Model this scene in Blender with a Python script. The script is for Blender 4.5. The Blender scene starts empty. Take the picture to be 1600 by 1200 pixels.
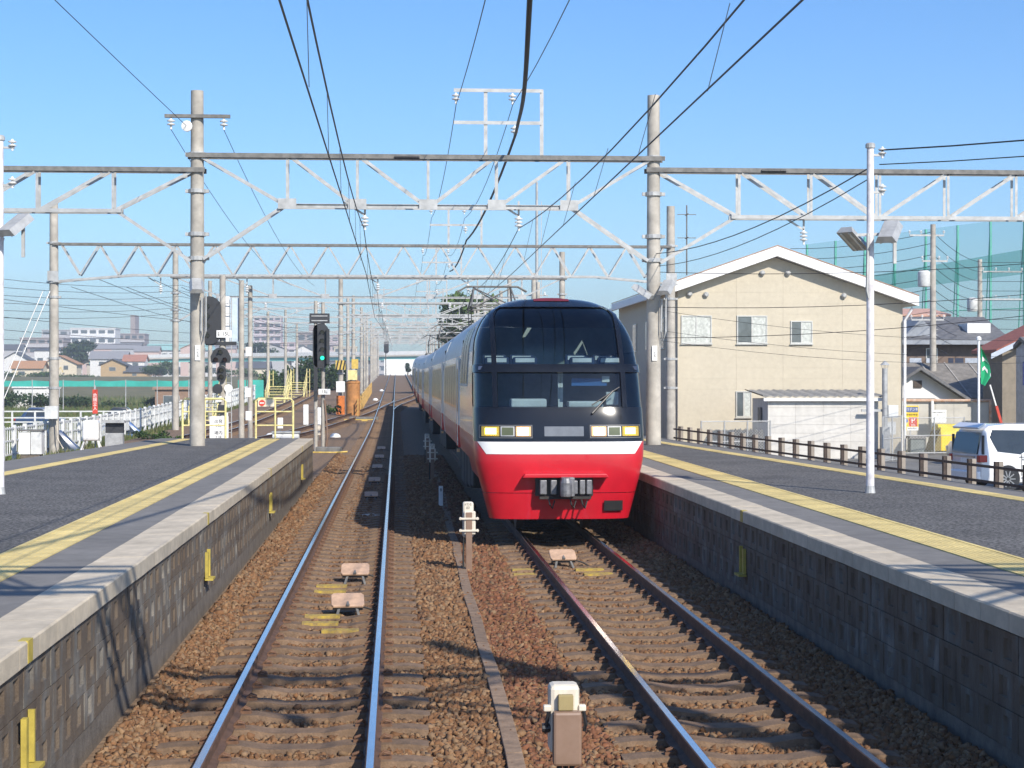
import bpy, math, random
import numpy as np
from mathutils import Vector, Matrix
random.seed(7); RNG = np.random.default_rng(7)
scene = bpy.context.scene
C = scene.collection
R = math.radians
# ---------------------------------------------------------------- camera, sky, sun
cam_d = bpy.data.cameras.new('camera'); cam = bpy.data.objects.new('camera', cam_d); C.objects.link(cam)
cam_d.lens = 63.0; cam_d.sensor_width = 36.0; cam_d.clip_end = 6000; cam_d.clip_start = 0.1
cam.location = (0, 0, 2.54); cam.rotation_euler = (R(90 - 0.14), 0, -math.atan(181 / 2800))
scene.camera = cam
SUN_EL, SUN_AZ = R(36), math.atan2(0.62, -1.25)      # azimuth measured from +Y towards +X
world = bpy.data.worlds.new('World'); scene.world = world; world.use_nodes = True
wn = world.node_tree; sky = wn.nodes.new('ShaderNodeTexSky'); sky.sky_type = 'NISHITA'
sky.sun_disc = False; sky.sun_elevation = SUN_EL; sky.sun_rotation = SUN_AZ
sky.air_density = 1.0; sky.dust_density = 0.8; sky.ozone_density = 3.0
bg = wn.nodes['Background']; bg.inputs['Strength'].default_value = 0.113
hs_ = wn.nodes.new('ShaderNodeHueSaturation'); hs_.inputs['Saturation'].default_value = 1.18
wb = wn.nodes.new('ShaderNodeMix'); wb.data_type = 'RGBA'; wb.blend_type = 'MULTIPLY'; wb.inputs[0].default_value = 1.0; wb.inputs[7].default_value = (0.86, 1.05, 1.30, 1)   # white balance of the whole sky
wn.links.new(sky.outputs[0], hs_.inputs['Color']); wn.links.new(hs_.outputs[0], wb.inputs[6]); wn.links.new(wb.outputs[2], bg.inputs['Color'])
sd = bpy.data.lights.new('sun', 'SUN'); sd.energy = 5.0; sd.angle = R(0.53); sd.color = (1.0, 0.93, 0.82)
sun = bpy.data.objects.new('sun', sd); C.objects.link(sun)
tosun = Vector((math.sin(SUN_AZ) * math.cos(SUN_EL), math.cos(SUN_AZ) * math.cos(SUN_EL), math.sin(SUN_EL)))
sun.rotation_euler = tosun.to_track_quat('Z', 'Y').to_euler(); sun.location = (20, -40, 60)
vs = scene.view_settings; vs.view_transform = 'Standard'; vs.look = 'None'; vs.exposure = 0.28; vs.gamma = 1.0
scene.cycles.max_bounces = 6; scene.cycles.transparent_max_bounces = 16

# ---------------------------------------------------------------- helpers
def zt(Y):                                             # height of the rail head along the line
    if Y < 75: return 0.0
    if Y < 115: return 0.0125 * (Y - 75) ** 2 / 80
    if Y < 385: return 0.0125 * (Y - 95)
    if Y < 425: return 3.625 + 0.0125 * (Y - 385) - 0.0225 * (Y - 385) ** 2 / 80
    return max(0.5, 3.675 - 0.01 * (Y - 425))
MATS = {}
def mat(name, col, rough=0.7, metal=0.0, var=0.18, scale=3.0, bump=0.0, bscale=None, coat=0.0, col2=None, rnd=0.0, spec=0.5, emit=None, estr=0.0, alpha=1.0, detail=6.0, stain=0.0, sscale=0.6, lo=0.33, hi=0.68):
    if name in MATS: return MATS[name]
    m = bpy.data.materials.new(name); m.use_nodes = True; nt = m.node_tree; b = nt.nodes['Principled BSDF']
    b.inputs['Roughness'].default_value = rough; b.inputs['Metallic'].default_value = metal
    b.inputs['Specular IOR Level'].default_value = spec
    if coat: b.inputs['Coat Weight'].default_value = coat; b.inputs['Coat Roughness'].default_value = 0.04
    tc = nt.nodes.new('ShaderNodeTexCoord')
    n = nt.nodes.new('ShaderNodeTexNoise'); n.inputs['Scale'].default_value = scale; n.inputs['Detail'].default_value = detail; n.inputs['Roughness'].default_value = 0.65
    nt.links.new(tc.outputs['Object'], n.inputs['Vector'])
    a = [max(0, c * (1 - var)) for c in col[:3]] + [1]; z = list(col2[:3]) + [1] if col2 else [min(1, c * (1 + var)) for c in col[:3]] + [1]
    r = nt.nodes.new('ShaderNodeValToRGB'); r.color_ramp.elements[0].position = lo; r.color_ramp.elements[1].position = hi
    r.color_ramp.elements[0].color = a; r.color_ramp.elements[1].color = z
    nt.links.new(n.outputs['Fac'], r.inputs['Fac']); out = r.outputs['Color']
    if stain:
        n3 = nt.nodes.new('ShaderNodeTexNoise'); n3.inputs['Scale'].default_value = sscale; n3.inputs['Detail'].default_value = 9; n3.inputs['Roughness'].default_value = 0.7; g3 = nt.nodes.new('ShaderNodeNewGeometry'); nt.links.new(g3.outputs['Position'], n3.inputs['Vector'])
        r3 = nt.nodes.new('ShaderNodeMapRange'); r3.inputs['From Min'].default_value = 0.3; r3.inputs['From Max'].default_value = 0.68; r3.inputs['To Min'].default_value = 1-stain; r3.inputs['To Max'].default_value = 1+stain*0.35; nt.links.new(n3.outputs['Fac'], r3.inputs['Value'])
        h3 = nt.nodes.new('ShaderNodeHueSaturation'); nt.links.new(out, h3.inputs['Color']); nt.links.new(r3.outputs[0], h3.inputs['Value']); out = h3.outputs['Color']
    if rnd:
        oi = nt.nodes.new('ShaderNodeObjectInfo'); mr = nt.nodes.new('ShaderNodeMapRange'); mr.inputs['To Min'].default_value = 1 - rnd; mr.inputs['To Max'].default_value = 1 + rnd
        nt.links.new(oi.outputs['Random'], mr.inputs['Value'])
        hv = nt.nodes.new('ShaderNodeHueSaturation'); nt.links.new(out, hv.inputs['Color']); nt.links.new(mr.outputs[0], hv.inputs['Value']); out = hv.outputs['Color']
    nt.links.new(out, b.inputs['Base Color'])
    if bump:
        n2 = nt.nodes.new('ShaderNodeTexNoise'); n2.inputs['Scale'].default_value = bscale or scale * 8; n2.inputs['Detail'].default_value = 5
        nt.links.new(tc.outputs['Object'], n2.inputs['Vector'])
        bp = nt.nodes.new('ShaderNodeBump'); bp.inputs['Strength'].default_value = bump; bp.inputs['Distance'].default_value = 0.02
        nt.links.new(n2.outputs['Fac'], bp.inputs['Height']); nt.links.new(bp.outputs['Normal'], b.inputs['Normal'])
    if emit:
        b.inputs['Emission Color'].default_value = (*emit, 1); b.inputs['Emission Strength'].default_value = estr
    if alpha < 1: b.inputs['Alpha'].default_value = alpha
    MATS[name] = m; return m
def glass_mat(name, tint, reflect=0.08):
    if name in MATS: return MATS[name]
    m = bpy.data.materials.new(name); m.use_nodes = True; nt = m.node_tree; nt.nodes.clear()
    o = nt.nodes.new('ShaderNodeOutputMaterial'); t = nt.nodes.new('ShaderNodeBsdfTransparent'); t.inputs[0].default_value = (*tint, 1)
    g = nt.nodes.new('ShaderNodeBsdfGlossy'); g.inputs['Roughness'].default_value = 0.02
    f = nt.nodes.new('ShaderNodeFresnel'); f.inputs[0].default_value = 1.5
    ad = nt.nodes.new('ShaderNodeMath'); ad.inputs[1].default_value = reflect; nt.links.new(f.outputs[0], ad.inputs[0])
    mx = nt.nodes.new('ShaderNodeMixShader'); nt.links.new(ad.outputs[0], mx.inputs[0]); nt.links.new(t.outputs[0], mx.inputs[1]); nt.links.new(g.outputs[0], mx.inputs[2]); nt.links.new(mx.outputs[0], o.inputs[0])
    MATS[name] = m; return m
def attr_mat(name, rough=0.9, bump=0.0, trans=0.0, spec=0.3):  # base colour from each piece's own colour attribute
    if name in MATS: return MATS[name]
    m = bpy.data.materials.new(name); m.use_nodes = True; nt = m.node_tree; b = nt.nodes['Principled BSDF']
    b.inputs['Roughness'].default_value = rough; b.inputs['Specular IOR Level'].default_value = spec
    a = nt.nodes.new('ShaderNodeAttribute'); a.attribute_name = 'Col'; nt.links.new(a.outputs['Color'], b.inputs['Base Color'])
    if trans:
        tr = nt.nodes.new('ShaderNodeBsdfTranslucent'); nt.links.new(a.outputs['Color'], tr.inputs[0])
        mx = nt.nodes.new('ShaderNodeMixShader'); mx.inputs[0].default_value = trans
        nt.links.new(b.outputs[0], mx.inputs[1]); nt.links.new(tr.outputs[0], mx.inputs[2]); nt.links.new(mx.outputs[0], nt.nodes['Material Output'].inputs[0])
    MATS[name] = m; return m
class MB:
    def __init__(s): s.v = []; s.f = []; s.m = []
    def add(s, vs, fs, mi=0):
        o = len(s.v); s.v += [tuple(p) for p in vs]; s.f += [tuple(i + o for i in f) for f in fs]; s.m += [mi] * len(fs); return s
    def box(s, x0, x1, y0, y1, z0, z1, mi=0):
        return s.add([(x0,y0,z0),(x1,y0,z0),(x1,y1,z0),(x0,y1,z0),(x0,y0,z1),(x1,y0,z1),(x1,y1,z1),(x0,y1,z1)],
                     [(3,2,1,0),(4,5,6,7),(0,1,5,4),(1,2,6,5),(2,3,7,6),(3,0,4,7)], mi)
    def cbox(s, c, d, mi=0): return s.box(c[0]-d[0]/2, c[0]+d[0]/2, c[1]-d[1]/2, c[1]+d[1]/2, c[2]-d[2]/2, c[2]+d[2]/2, mi)
    def bar(s, p, q, w, h=None, mi=0, up=(0,0,1)):
        h = h or w; p = Vector(p); q = Vector(q); d = (q - p).normalized(); u = Vector(up)
        if abs(d.dot(u)) > 0.98: u = Vector((0,1,0))
        a = d.cross(u).normalized() * (w/2); b = a.cross(d).normalized() * (h/2)
        vs = [e + i*a + j*b for e in (p, q) for i, j in ((-1,-1),(1,-1),(1,1),(-1,1))]
        return s.add(vs, [(0,1,2,3),(7,6,5,4),(0,4,5,1),(1,5,6,2),(2,6,7,3),(3,7,4,0)], mi)
    def tube(s, pts, r, n=8, mi=0, caps=True):
        pts = [Vector(p) for p in pts]; rs = r if isinstance(r, (list, tuple)) else [r]*len(pts); vs = []; fs = []
        for i, p in enumerate(pts):
            d = (pts[min(i+1, len(pts)-1)] - pts[max(i-1, 0)]).normalized(); u = Vector((0,0,1)) if abs(d.z) < 0.95 else Vector((0,1,0))
            a = d.cross(u).normalized(); b = a.cross(d).normalized()
            for k in range(n):
                t = 2*math.pi*k/n; vs.append(p + a*(math.cos(t)*rs[i]) + b*(math.sin(t)*rs[i]))
        for i in range(len(pts)-1):
            for k in range(n): fs.append((i*n+k, (i+1)*n+k, (i+1)*n+(k+1)%n, i*n+(k+1)%n))
        if caps: fs.append(tuple(range(n))); fs.append(tuple(reversed(range((len(pts)-1)*n, len(pts)*n))))
        return s.add(vs, fs, mi)
    def lathe(s, prof, o=(0,0,0), n=12, mi=0, axis='z'):
        vs = []; fs = []
        for r, h in prof:
            for k in range(n):
                t = 2*math.pi*k/n; x, y, z = r*math.cos(t), r*math.sin(t), h
                if axis == 'y': x, y, z = x, z, y
                if axis == 'x': x, y, z = z, x, y
                vs.append((o[0]+x, o[1]+y, o[2]+z))
        for i in range(len(prof)-1):
            for k in range(n): fs.append((i*n+k, i*n+(k+1)%n, (i+1)*n+(k+1)%n, (i+1)*n+k))
        fs.append(tuple(reversed(range(n)))); fs.append(tuple(range((len(prof)-1)*n, len(prof)*n)))
        return s.add(vs, fs, mi)
    def prism(s, poly, a, b, axis='y', mi=0):            # polygon in the plane across the axis, extruded from a to b
        n = len(poly); f = {'y': lambda p, t: (p[0], t, p[1]), 'x': lambda p, t: (t, p[0], p[1]), 'z': lambda p, t: (p[0], p[1], t)}[axis]
        vs = [f(p, a) for p in poly] + [f(p, b) for p in poly]
        return s.add(vs, [tuple(range(n)), tuple(reversed(range(n, 2*n)))] + [(i, n+i, n+(i+1)%n, (i+1)%n) for i in range(n)], mi)
    def mesh(s, name, mats, smooth=False):
        me = bpy.data.meshes.new(name); me.from_pydata(s.v, [], s.f)
        for m in (mats if isinstance(mats, (list, tuple)) else [mats]): me.materials.append(m)
        if any(s.m): me.polygons.foreach_set('material_index', s.m)
        import bmesh
        bm = bmesh.new(); bm.from_mesh(me); bmesh.ops.recalc_face_normals(bm, faces=bm.faces); bm.to_mesh(me); bm.free()
        if smooth:
            me.polygons.foreach_set('use_smooth', [True]*len(me.polygons))
            me.set_sharp_from_angle(angle=R(38))
        return me
    def build(s, name, mats, parent=None, smooth=False, bev=0.0):
        o = bpy.data.objects.new(name, s.mesh(name, mats, smooth)); C.objects.link(o)
        if parent: o.parent = parent
        if bev:
            b = o.modifiers.new('bevel', 'BEVEL'); b.width = bev; b.segments = 2; b.limit_method = 'ANGLE'; b.angle_limit = R(40)
        return o
def obj(name, me, parent=None, loc=(0,0,0), rot=None, scale=None):
    o = bpy.data.objects.new(name, me); C.objects.link(o); o.location = loc
    if rot: o.rotation_euler = rot
    if scale: o.scale = scale
    if parent: o.parent = parent
    return o
def tag(o, label=None, cat=None, group=None, kind=None):
    if label: o['label'] = label
    if cat: o['category'] = cat
    if group: o['group'] = group
    if kind: o['kind'] = kind
    return o
def thing(name, label, cat, loc=(0,0,0), rz=0.0, group=None):
    o = bpy.data.objects.new(name, None); C.objects.link(o); o.location = loc; o.rotation_euler = (0,0,rz); o.empty_display_size = 0.2
    return tag(o, label, cat, group)
def structure(name, loc=(0,0,0)):
    o = bpy.data.objects.new(name, None); C.objects.link(o); o.location = loc; o['kind'] = 'structure'; return o
def npmesh(name, V, F, mats, cols=None, smooth=False):   # V (n,3), F (m,k) arrays
    me = bpy.data.meshes.new(name); k = F.shape[1]
    me.vertices.add(len(V)); me.vertices.foreach_set('co', V.astype(np.float32).ravel())
    me.loops.add(F.size); me.loops.foreach_set('vertex_index', F.astype(np.int32).ravel())
    me.polygons.add(len(F)); me.polygons.foreach_set('loop_start', np.arange(0, F.size, k, dtype=np.int32))
    me.polygons.foreach_set('loop_total', np.full(len(F), k, dtype=np.int32))
    if cols is not None:
        a = me.color_attributes.new('Col', 'FLOAT_COLOR', 'POINT')
        a.data.foreach_set('color', np.hstack([cols, np.ones((len(cols),1))]).astype(np.float32).ravel())
    for m in (mats if isinstance(mats, (list, tuple)) else [mats]): me.materials.append(m)
    me.update(); me.validate()
    if smooth: me.polygons.foreach_set('use_smooth', [True]*len(F))
    return me
FONT = None
def text(txt, size, name, m, parent, loc, rot=(R(90),0,0), align='CENTER', ext=0.002, sx=1.0):
    cu = bpy.data.curves.new(name, 'FONT'); cu.body = txt; cu.size = size; cu.align_x = align; cu.align_y = 'CENTER'; cu.extrude = ext
    t = bpy.data.objects.new(name, cu); C.objects.link(t)
    dg = bpy.context.evaluated_depsgraph_get(); me = bpy.data.meshes.new_from_object(t.evaluated_get(dg))
    bpy.data.objects.remove(t); me.name = name; me.materials.clear(); me.materials.append(m)
    return obj(name, me, parent, loc, rot, (sx, 1, 1))
def sag(p, q, s, n=14):
    p = Vector(p); q = Vector(q); out = []
    for i in range(n+1):
        t = i/n; v = p.lerp(q, t); v.z -= 4*s*t*(1-t); out.append(v)
    return out
# ---------------------------------------------------------------- materials
CONC = mat('concrete_pole', (0.43,0.40,0.35), 0.85, var=0.22, scale=2.2, bump=0.25, bscale=40, stain=0.3, sscale=1.6)
GALV = mat('galvanised_steel', (0.41,0.415,0.41), 0.5, 0.25, var=0.2, scale=5)
GALVD = mat('weathered_steel', (0.17,0.165,0.155), 0.7, 0.2, var=0.3, scale=6)
WHITEP = mat('white_paint', (0.78,0.78,0.76), 0.5, var=0.07, scale=4)
BLACKP = mat('black_paint', (0.018,0.019,0.022), 0.45, var=0.3)
DARK = mat('dark_rubber', (0.02,0.02,0.02), 0.7)
YEL = mat('yellow_paint', (0.58,0.41,0.09), 0.55, var=0.2, scale=9)
PALEYEL = mat('pale_yellow_paint', (0.72,0.63,0.28), 0.6, var=0.2, scale=9)
PORC = mat('porcelain', (0.72,0.72,0.70), 0.25, var=0.06)
WIRE = mat('copper_wire_patina', (0.07,0.075,0.08), 0.55, 0.3)
CABLE = mat('black_cable', (0.012,0.012,0.014), 0.6)
# ---------------------------------------------------------------- ground, ballast bed, parking lot
XS = [-430,-300,-200,-120,-80,-50,-35,-25,-19,-15.5,-13.6,-6,0,6,9,16,24,40,70,120,250,430]
YS = [-60,0,20,40,60,80,100,120,150,180,220,260,300,340,385,405,430,480,560,700,900,1300]
def ground_z(x, y):
    if x < -15: 
        t = min(1, (-15 - x) / 4.5); lo = -1.35 + 4.85 * min(1, max(0, (y - 262) / 240))
        return (zt(y) - 0.62) * (1 - t) + t * lo if y < 430 else lo
    if x > 7: 
        return -0.58 if y < 130 else min(-0.58 + (y - 130) * 0.012, zt(y) - 0.7)
    return zt(y) - 0.62
V = [(x, y, ground_z(x, y)) for y in YS for x in XS]; n = len(XS)
F = [(j*n+i, j*n+i+1, (j+1)*n+i+1, (j+1)*n+i) for j in range(len(YS)-1) for i in range(n-1)]
g = MB(); g.add(V, F)
tag(g.build('ground', mat('dry_grass_ground', (0.13,0.13,0.045), 0.95, var=0.35, scale=0.35, bump=0.6, bscale=6, col2=(0.20,0.17,0.08), detail=10)), kind='structure')
YB = [-10,0,10,20,30,40,50,60,70,80,90,100,110,120,140,160,180,200,240,280,320,360,385,400,420,450]
sec = [(-13.4,-0.60),(-12.2,-0.24),(-2.0,-0.235),(0.55,-0.26),(4.6,-0.235),(6.4,-0.25),(7.3,-0.60)]
V = [(x, y, zt(y)+z) for y in YB for x, z in sec]; n = len(sec)
F = [(j*n+i, j*n+i+1, (j+1)*n+i+1, (j+1)*n+i) for j in range(len(YB)-1) for i in range(n-1)]
BALLAST = mat('ballast_bed', (0.19,0.115,0.066), 0.95, var=0.5, scale=13, bump=1.0, bscale=24, col2=(0.30,0.20,0.12), detail=12)
g = MB(); g.add(V, F); tag(g.build('ballast_bed', BALLAST), kind='structure')
ASPH_LOT = mat('lot_asphalt', (0.16,0.155,0.145), 0.9, var=0.25, scale=1.2, bump=0.2, bscale=60)
g = MB(); g.add([(8.0,12,-0.57),(60,12,-0.57),(60,74.4,-0.57),(7.6,74.4,-0.57)], [(0,1,2,3)])
tag(g.build('parking_lot', ASPH_LOT), kind='structure')
g = MB(); g.box(-45,-15.8,128,139,-1.5,-1.30); tag(g.build('field_road', mat('old_road_asphalt', (0.2,0.195,0.185), 0.9, scale=1.5)), kind='structure')

# ---------------------------------------------------------------- ballast stones (stuff)
def stones(name, regions, keep, seed):
    rng = np.random.default_rng(seed); P = []; S = []
    for x0, x1, y0, y1, sp, size in regions:
        nx = int((x1-x0)/sp); ny = int((y1-y0)/sp); gx, gy = np.meshgrid(np.arange(nx), np.arange(ny))
        p = np.stack([x0+(gx.ravel()+rng.random(nx*ny)*1.2)*sp, y0+(gy.ravel()+rng.random(nx*ny)*1.2)*sp], 1)
        P.append(p); S.append(np.full(len(p), size))
    P = np.concatenate(P); S = np.concatenate(S); k = keep(P[:,0], P[:,1]); P = P[k]; S = S[k]; N = len(P)
    base = np.array([[-1,-1,-1],[1,-1,-1],[1,1,-1],[-1,1,-1],[-1,-1,1],[1,-1,1],[1,1,1],[-1,1,1]], float)*0.5
    Q = np.array([[3,2,1,0],[4,5,6,7],[0,1,5,4],[1,2,6,5],[2,3,7,6],[3,0,4,7]])
    V = base[None] * (0.62 + 0.62*rng.random((N,8,1))) * (0.6 + 0.75*rng.random((N,1,3)))
    V += rng.normal(0, 0.09, (N,8,3))
    q = rng.normal(0,1,(N,4)); q /= np.linalg.norm(q, axis=1, keepdims=True); w,x,y,z = q.T
    Rm = np.stack([np.stack([1-2*(y*y+z*z),2*(x*y-z*w),2*(x*z+y*w)],1),np.stack([2*(x*y+z*w),1-2*(x*x+z*z),2*(y*z-x*w)],1),np.stack([2*(x*z-y*w),2*(y*z+x*w),1-2*(x*x+y*y)],1)],1)
    V = np.einsum('nij,nkj->nki', Rm, V) * S[:,None,None]
    zz = np.array([zt(a) for a in P[:,1]]) - 0.215 + rng.normal(0, 0.012, N) + crib(P[:,0], P[:,1])
    V += np.stack([P[:,0], P[:,1], zz], 1)[:,None,:]
    pal = np.array([[0.29,0.185,0.105],[0.32,0.22,0.13],[0.25,0.15,0.08],[0.30,0.23,0.155],[0.275,0.165,0.09],[0.35,0.26,0.165],[0.23,0.14,0.08]])
    red = np.array([[0.26,0.13,0.075],[0.29,0.155,0.095],[0.22,0.11,0.065],[0.31,0.18,0.115],[0.27,0.135,0.08],[0.24,0.125,0.078],[0.29,0.165,0.1]])
    ci = rng.integers(0, 7, N); mid = ((P[:,0] > 0.95) & (P[:,0] < 1.6) & (rng.random(N) < 0.6))[:,None]
    col = np.where(mid, red[ci], pal[ci]) * (0.78 + 0.32*rng.random((N,1))) * np.array([0.72,0.60,0.51])
    F = (Q[None] + (np.arange(N)*8)[:,None,None]).reshape(-1,4)
    me = npmesh(name, V.reshape(-1,3), F, attr_mat('ballast_stone', 0.92), np.repeat(col, 8, 0))
    return me
SL_SP = 0.6; SL0 = 10.35
TRK = {'L': -0.74, 'R': 2.63}
def crib(x, y):                                           # ballast sits a little low between the sleepers, high at the shoulders
    inl = np.minimum(np.abs(x - TRK['L']), np.abs(x - TRK['R']))
    return np.where(inl < 1.0, -0.004, 0.014) + np.where(inl < 0.5, -0.012, 0) + 0.10*np.clip((0.42-np.minimum(x+2.2, 4.15-x))/0.42, 0, 1)
def keep_st(x, y):
    d = np.abs(((y - SL0 + SL_SP/2) % SL_SP) - SL_SP/2); inl = np.minimum(np.abs(x - TRK['L']), np.abs(x - TRK['R']))
    on = (d < 0.125) & (inl < 1.0)
    rail = np.abs(inl - 0.566) < 0.075
    return ~(on & (RNG.random(len(x)) > 0.11)) & ~rail & (x > -2.1) & (x < 4.12)
ob = obj('ballast_stones', stones('ballast_stones', [(-2.15,4.15,10.3,20,0.034,0.043),(-2.15,4.15,20,34,0.047,0.055),(-2.15,1.7,34,64,0.07,0.075)], keep_st, 3))
tag(ob, 'brown and tan crushed stone ballast between and around the rails', 'ballast', kind='stuff')

# ---------------------------------------------------------------- tracks
RAILSIDE = mat('rail_rust', (0.115,0.065,0.042), 0.75, 0.2, var=0.35, scale=7, bump=0.2)
RAILTOP = mat('rail_polished', (0.62,0.64,0.68), 0.16, 1.0, var=0.08, scale=2)
SLEEP = mat('sleeper_concrete', (0.175,0.112,0.068), 0.92, var=0.28, scale=9, bump=0.5, bscale=50, rnd=0.14)
CLIPM = mat('rail_clip_rust', (0.16,0.085,0.05), 0.8, 0.2, var=0.3, scale=20)
RP = [(-0.0635,-0.153),(0.0635,-0.153),(0.0635,-0.14),(0.012,-0.12),(0.009,-0.045),(0.0325,-0.035),(0.0325,-0.006),(0.0245,0.0),(-0.0245,0.0),(-0.0325,-0.006),(-0.0325,-0.035),(-0.009,-0.045),(-0.012,-0.12),(-0.0635,-0.14)]
def rail(pts, parent):
    n = len(RP); v = []; f = []; m = []
    for i, p in enumerate(pts):
        a = Vector(pts[max(i-1,0)]); b = Vector(pts[min(i+1,len(pts)-1)]); d = (b-a); d.z = 0; d.normalize(); r = Vector((d.y,-d.x,0))
        for x, z in RP: v.append(Vector(p) + r*x + Vector((0,0,z)))
    for i in range(len(pts)-1):
        for k in range(n): f.append((i*n+k, i*n+(k+1)%n, (i+1)*n+(k+1)%n, (i+1)*n+k)); m.append(1 if k == 7 else 0)
    f.append(tuple(range(n))); m.append(0); f.append(tuple(range((len(pts)-1)*n, len(pts)*n))); m.append(0)
    g = MB(); g.v = [tuple(q) for q in v]; g.f = f; g.m = m
    return g.build('rail', [RAILSIDE, RAILTOP], parent)
def offset_path(pts, o):
    out = []
    for i, p in enumerate(pts):
        a = Vector(pts[max(i-1,0)]); b = Vector(pts[min(i+1,len(pts)-1)]); d = (b-a); d.z = 0; d.normalize(); out.append(Vector(p) + Vector((d.y,-d.x,0))*o)
    return out
sl = MB()                                                # concrete sleeper: dipped middle, raised rail seats
prof = [(-1.0,-0.165),(-0.86,-0.150),(-0.38,-0.150),(-0.2,-0.178),(0.2,-0.178),(0.38,-0.150),(0.86,-0.150),(1.0,-0.165)]
vs = []
for x, z in prof: vs += [(x,-0.145,-0.30),(x,-0.105,z),(x,0.105,z),(x,0.145,-0.30)]
fs = [(i*4+k, (i+1)*4+k, (i+1)*4+k+1, i*4+k+1) for i in range(7) for k in range(3)] + [(0,1,2,3),(31,30,29,28)]
sl.add(vs, fs); SLM = sl.mesh('sleeper', SLEEP)
cl = MB(); cl.box(-0.045,0.045,-0.03,0.03,-0.150,-0.128); cl.tube([(-0.04,-0.02,-0.128),(-0.01,-0.025,-0.105),(0.035,-0.01,-0.118),(0.035,0.02,-0.118),(-0.01,0.028,-0.1),(-0.04,0.02,-0.128)], 0.009, 5)
CLM = cl.mesh('rail_clip', CLIPM)
def straight_track(name, label, x0, y1, ends, clips):
    t = thing(name, label, 'railway track', (x0, 0, 0))
    ys = [-5,10,20,40,60,75,85,95,105,115] + list(range(130, 386, 15)) + [395,405,415,425]
    for s in (-1, 1): rail([(s*0.566, y, zt(y)) for y in ys], t)
    i = 0
    while True:
        y = SL0 + i*SL_SP
        if y > y1: break
        obj('sleeper', SLM, t, (RNG.uniform(-.02,.02), y, zt(y)), (0,0,RNG.uniform(-.012,.012)))
        if y < clips:
            for s in (-1, 1):
                for q in (-1, 1): obj('rail_clip', CLM, t, (s*0.566 + q*0.098, y, zt(y)), (0,0,0 if q > 0 else math.pi))
        i += 1
    return t
straight_track('railway_track', 'left railway track with two shiny rails in sunlit ballast', TRK['L'], 125, 125, 50)
straight_track('railway_track', 'right railway track with the red train standing on it', TRK['R'], 34, 34, 31)
def curve_track(label, pts, spacing=0.75, sleepers=True):
    t = thing('railway_track', label, 'railway track')
    P = []
    for i in range(len(pts)-1):                           # Catmull-Rom through the control points
        p0 = Vector(pts[max(i-1,0)]); p1 = Vector(pts[i]); p2 = Vector(pts[i+1]); p3 = Vector(pts[min(i+2,len(pts)-1)])
        for k in range(8):
            u = k/8; P.append(0.5*((2*p1)+(p2-p0)*u+(2*p0-5*p1+4*p2-p3)*u*u+(3*p1-p0-3*p2+p3)*u**3))
    P.append(Vector(pts[-1])); P = [Vector((p.x, p.y, zt(p.y)+0.004)) for p in P]
    for s in (-1, 1): rail(offset_path(P, s*0.566), t)
    if sleepers:
        acc = 0
        for a, b in zip(P, P[1:]):
            L = (b-a).length; acc += L
            while acc > spacing:
                acc -= spacing; q = b.lerp(a, acc/L); obj('sleeper', SLM, t, (q.x, q.y, q.z-0.012), (0,0,math.atan2(-(b-a).x, (b-a).y)))
    return t
curve_track('curved siding track sweeping from behind the left platform into the main line', [(-10.2,20,0),(-9.0,40,0),(-7.6,58,0),(-6.1,74,0),(-4.8,88,0),(-3.75,103,0),(-2.2,124,0),(-0.95,148,0),(-0.74,158,0)])
curve_track('rusty outer siding track beside the yellow steps', [(-9.9,62,0),(-9.0,85,0),(-8.5,125,0),(-8.7,182,0),(-8.9,240,0),(-8.9,330,0)], 0.9)
curve_track('crossover track linking the main line to the train side track', [(-0.74,128,0),(-0.3,140,0),(0.95,158,0),(2.2,176,0),(2.63,190,0)], 0.8)
RNG2 = random.Random(5)
# timber cable trough lids between the tracks
TIMB = mat('weathered_timber', (0.23,0.155,0.10), 0.9, var=0.3, scale=7, bump=0.5, bscale=30, rnd=0.15)
tr = thing('cable_trough', 'weathered brown timber cable trough lying between the two tracks', 'cable trough', (0,0,0))
y = 11.0; xx = 0.80
while y < 52:
    L = RNG2.uniform(1.5, 2.1); nx = 0.83 + (y+L-12)*0.008 + RNG2.uniform(-0.02,0.02)
    g = MB(); g.bar((xx, y, -0.165), (nx, y+L-0.02, -0.165), 0.125, 0.04); g.build('plank', TIMB, tr, bev=0.006); xx = nx; y += L
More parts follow.
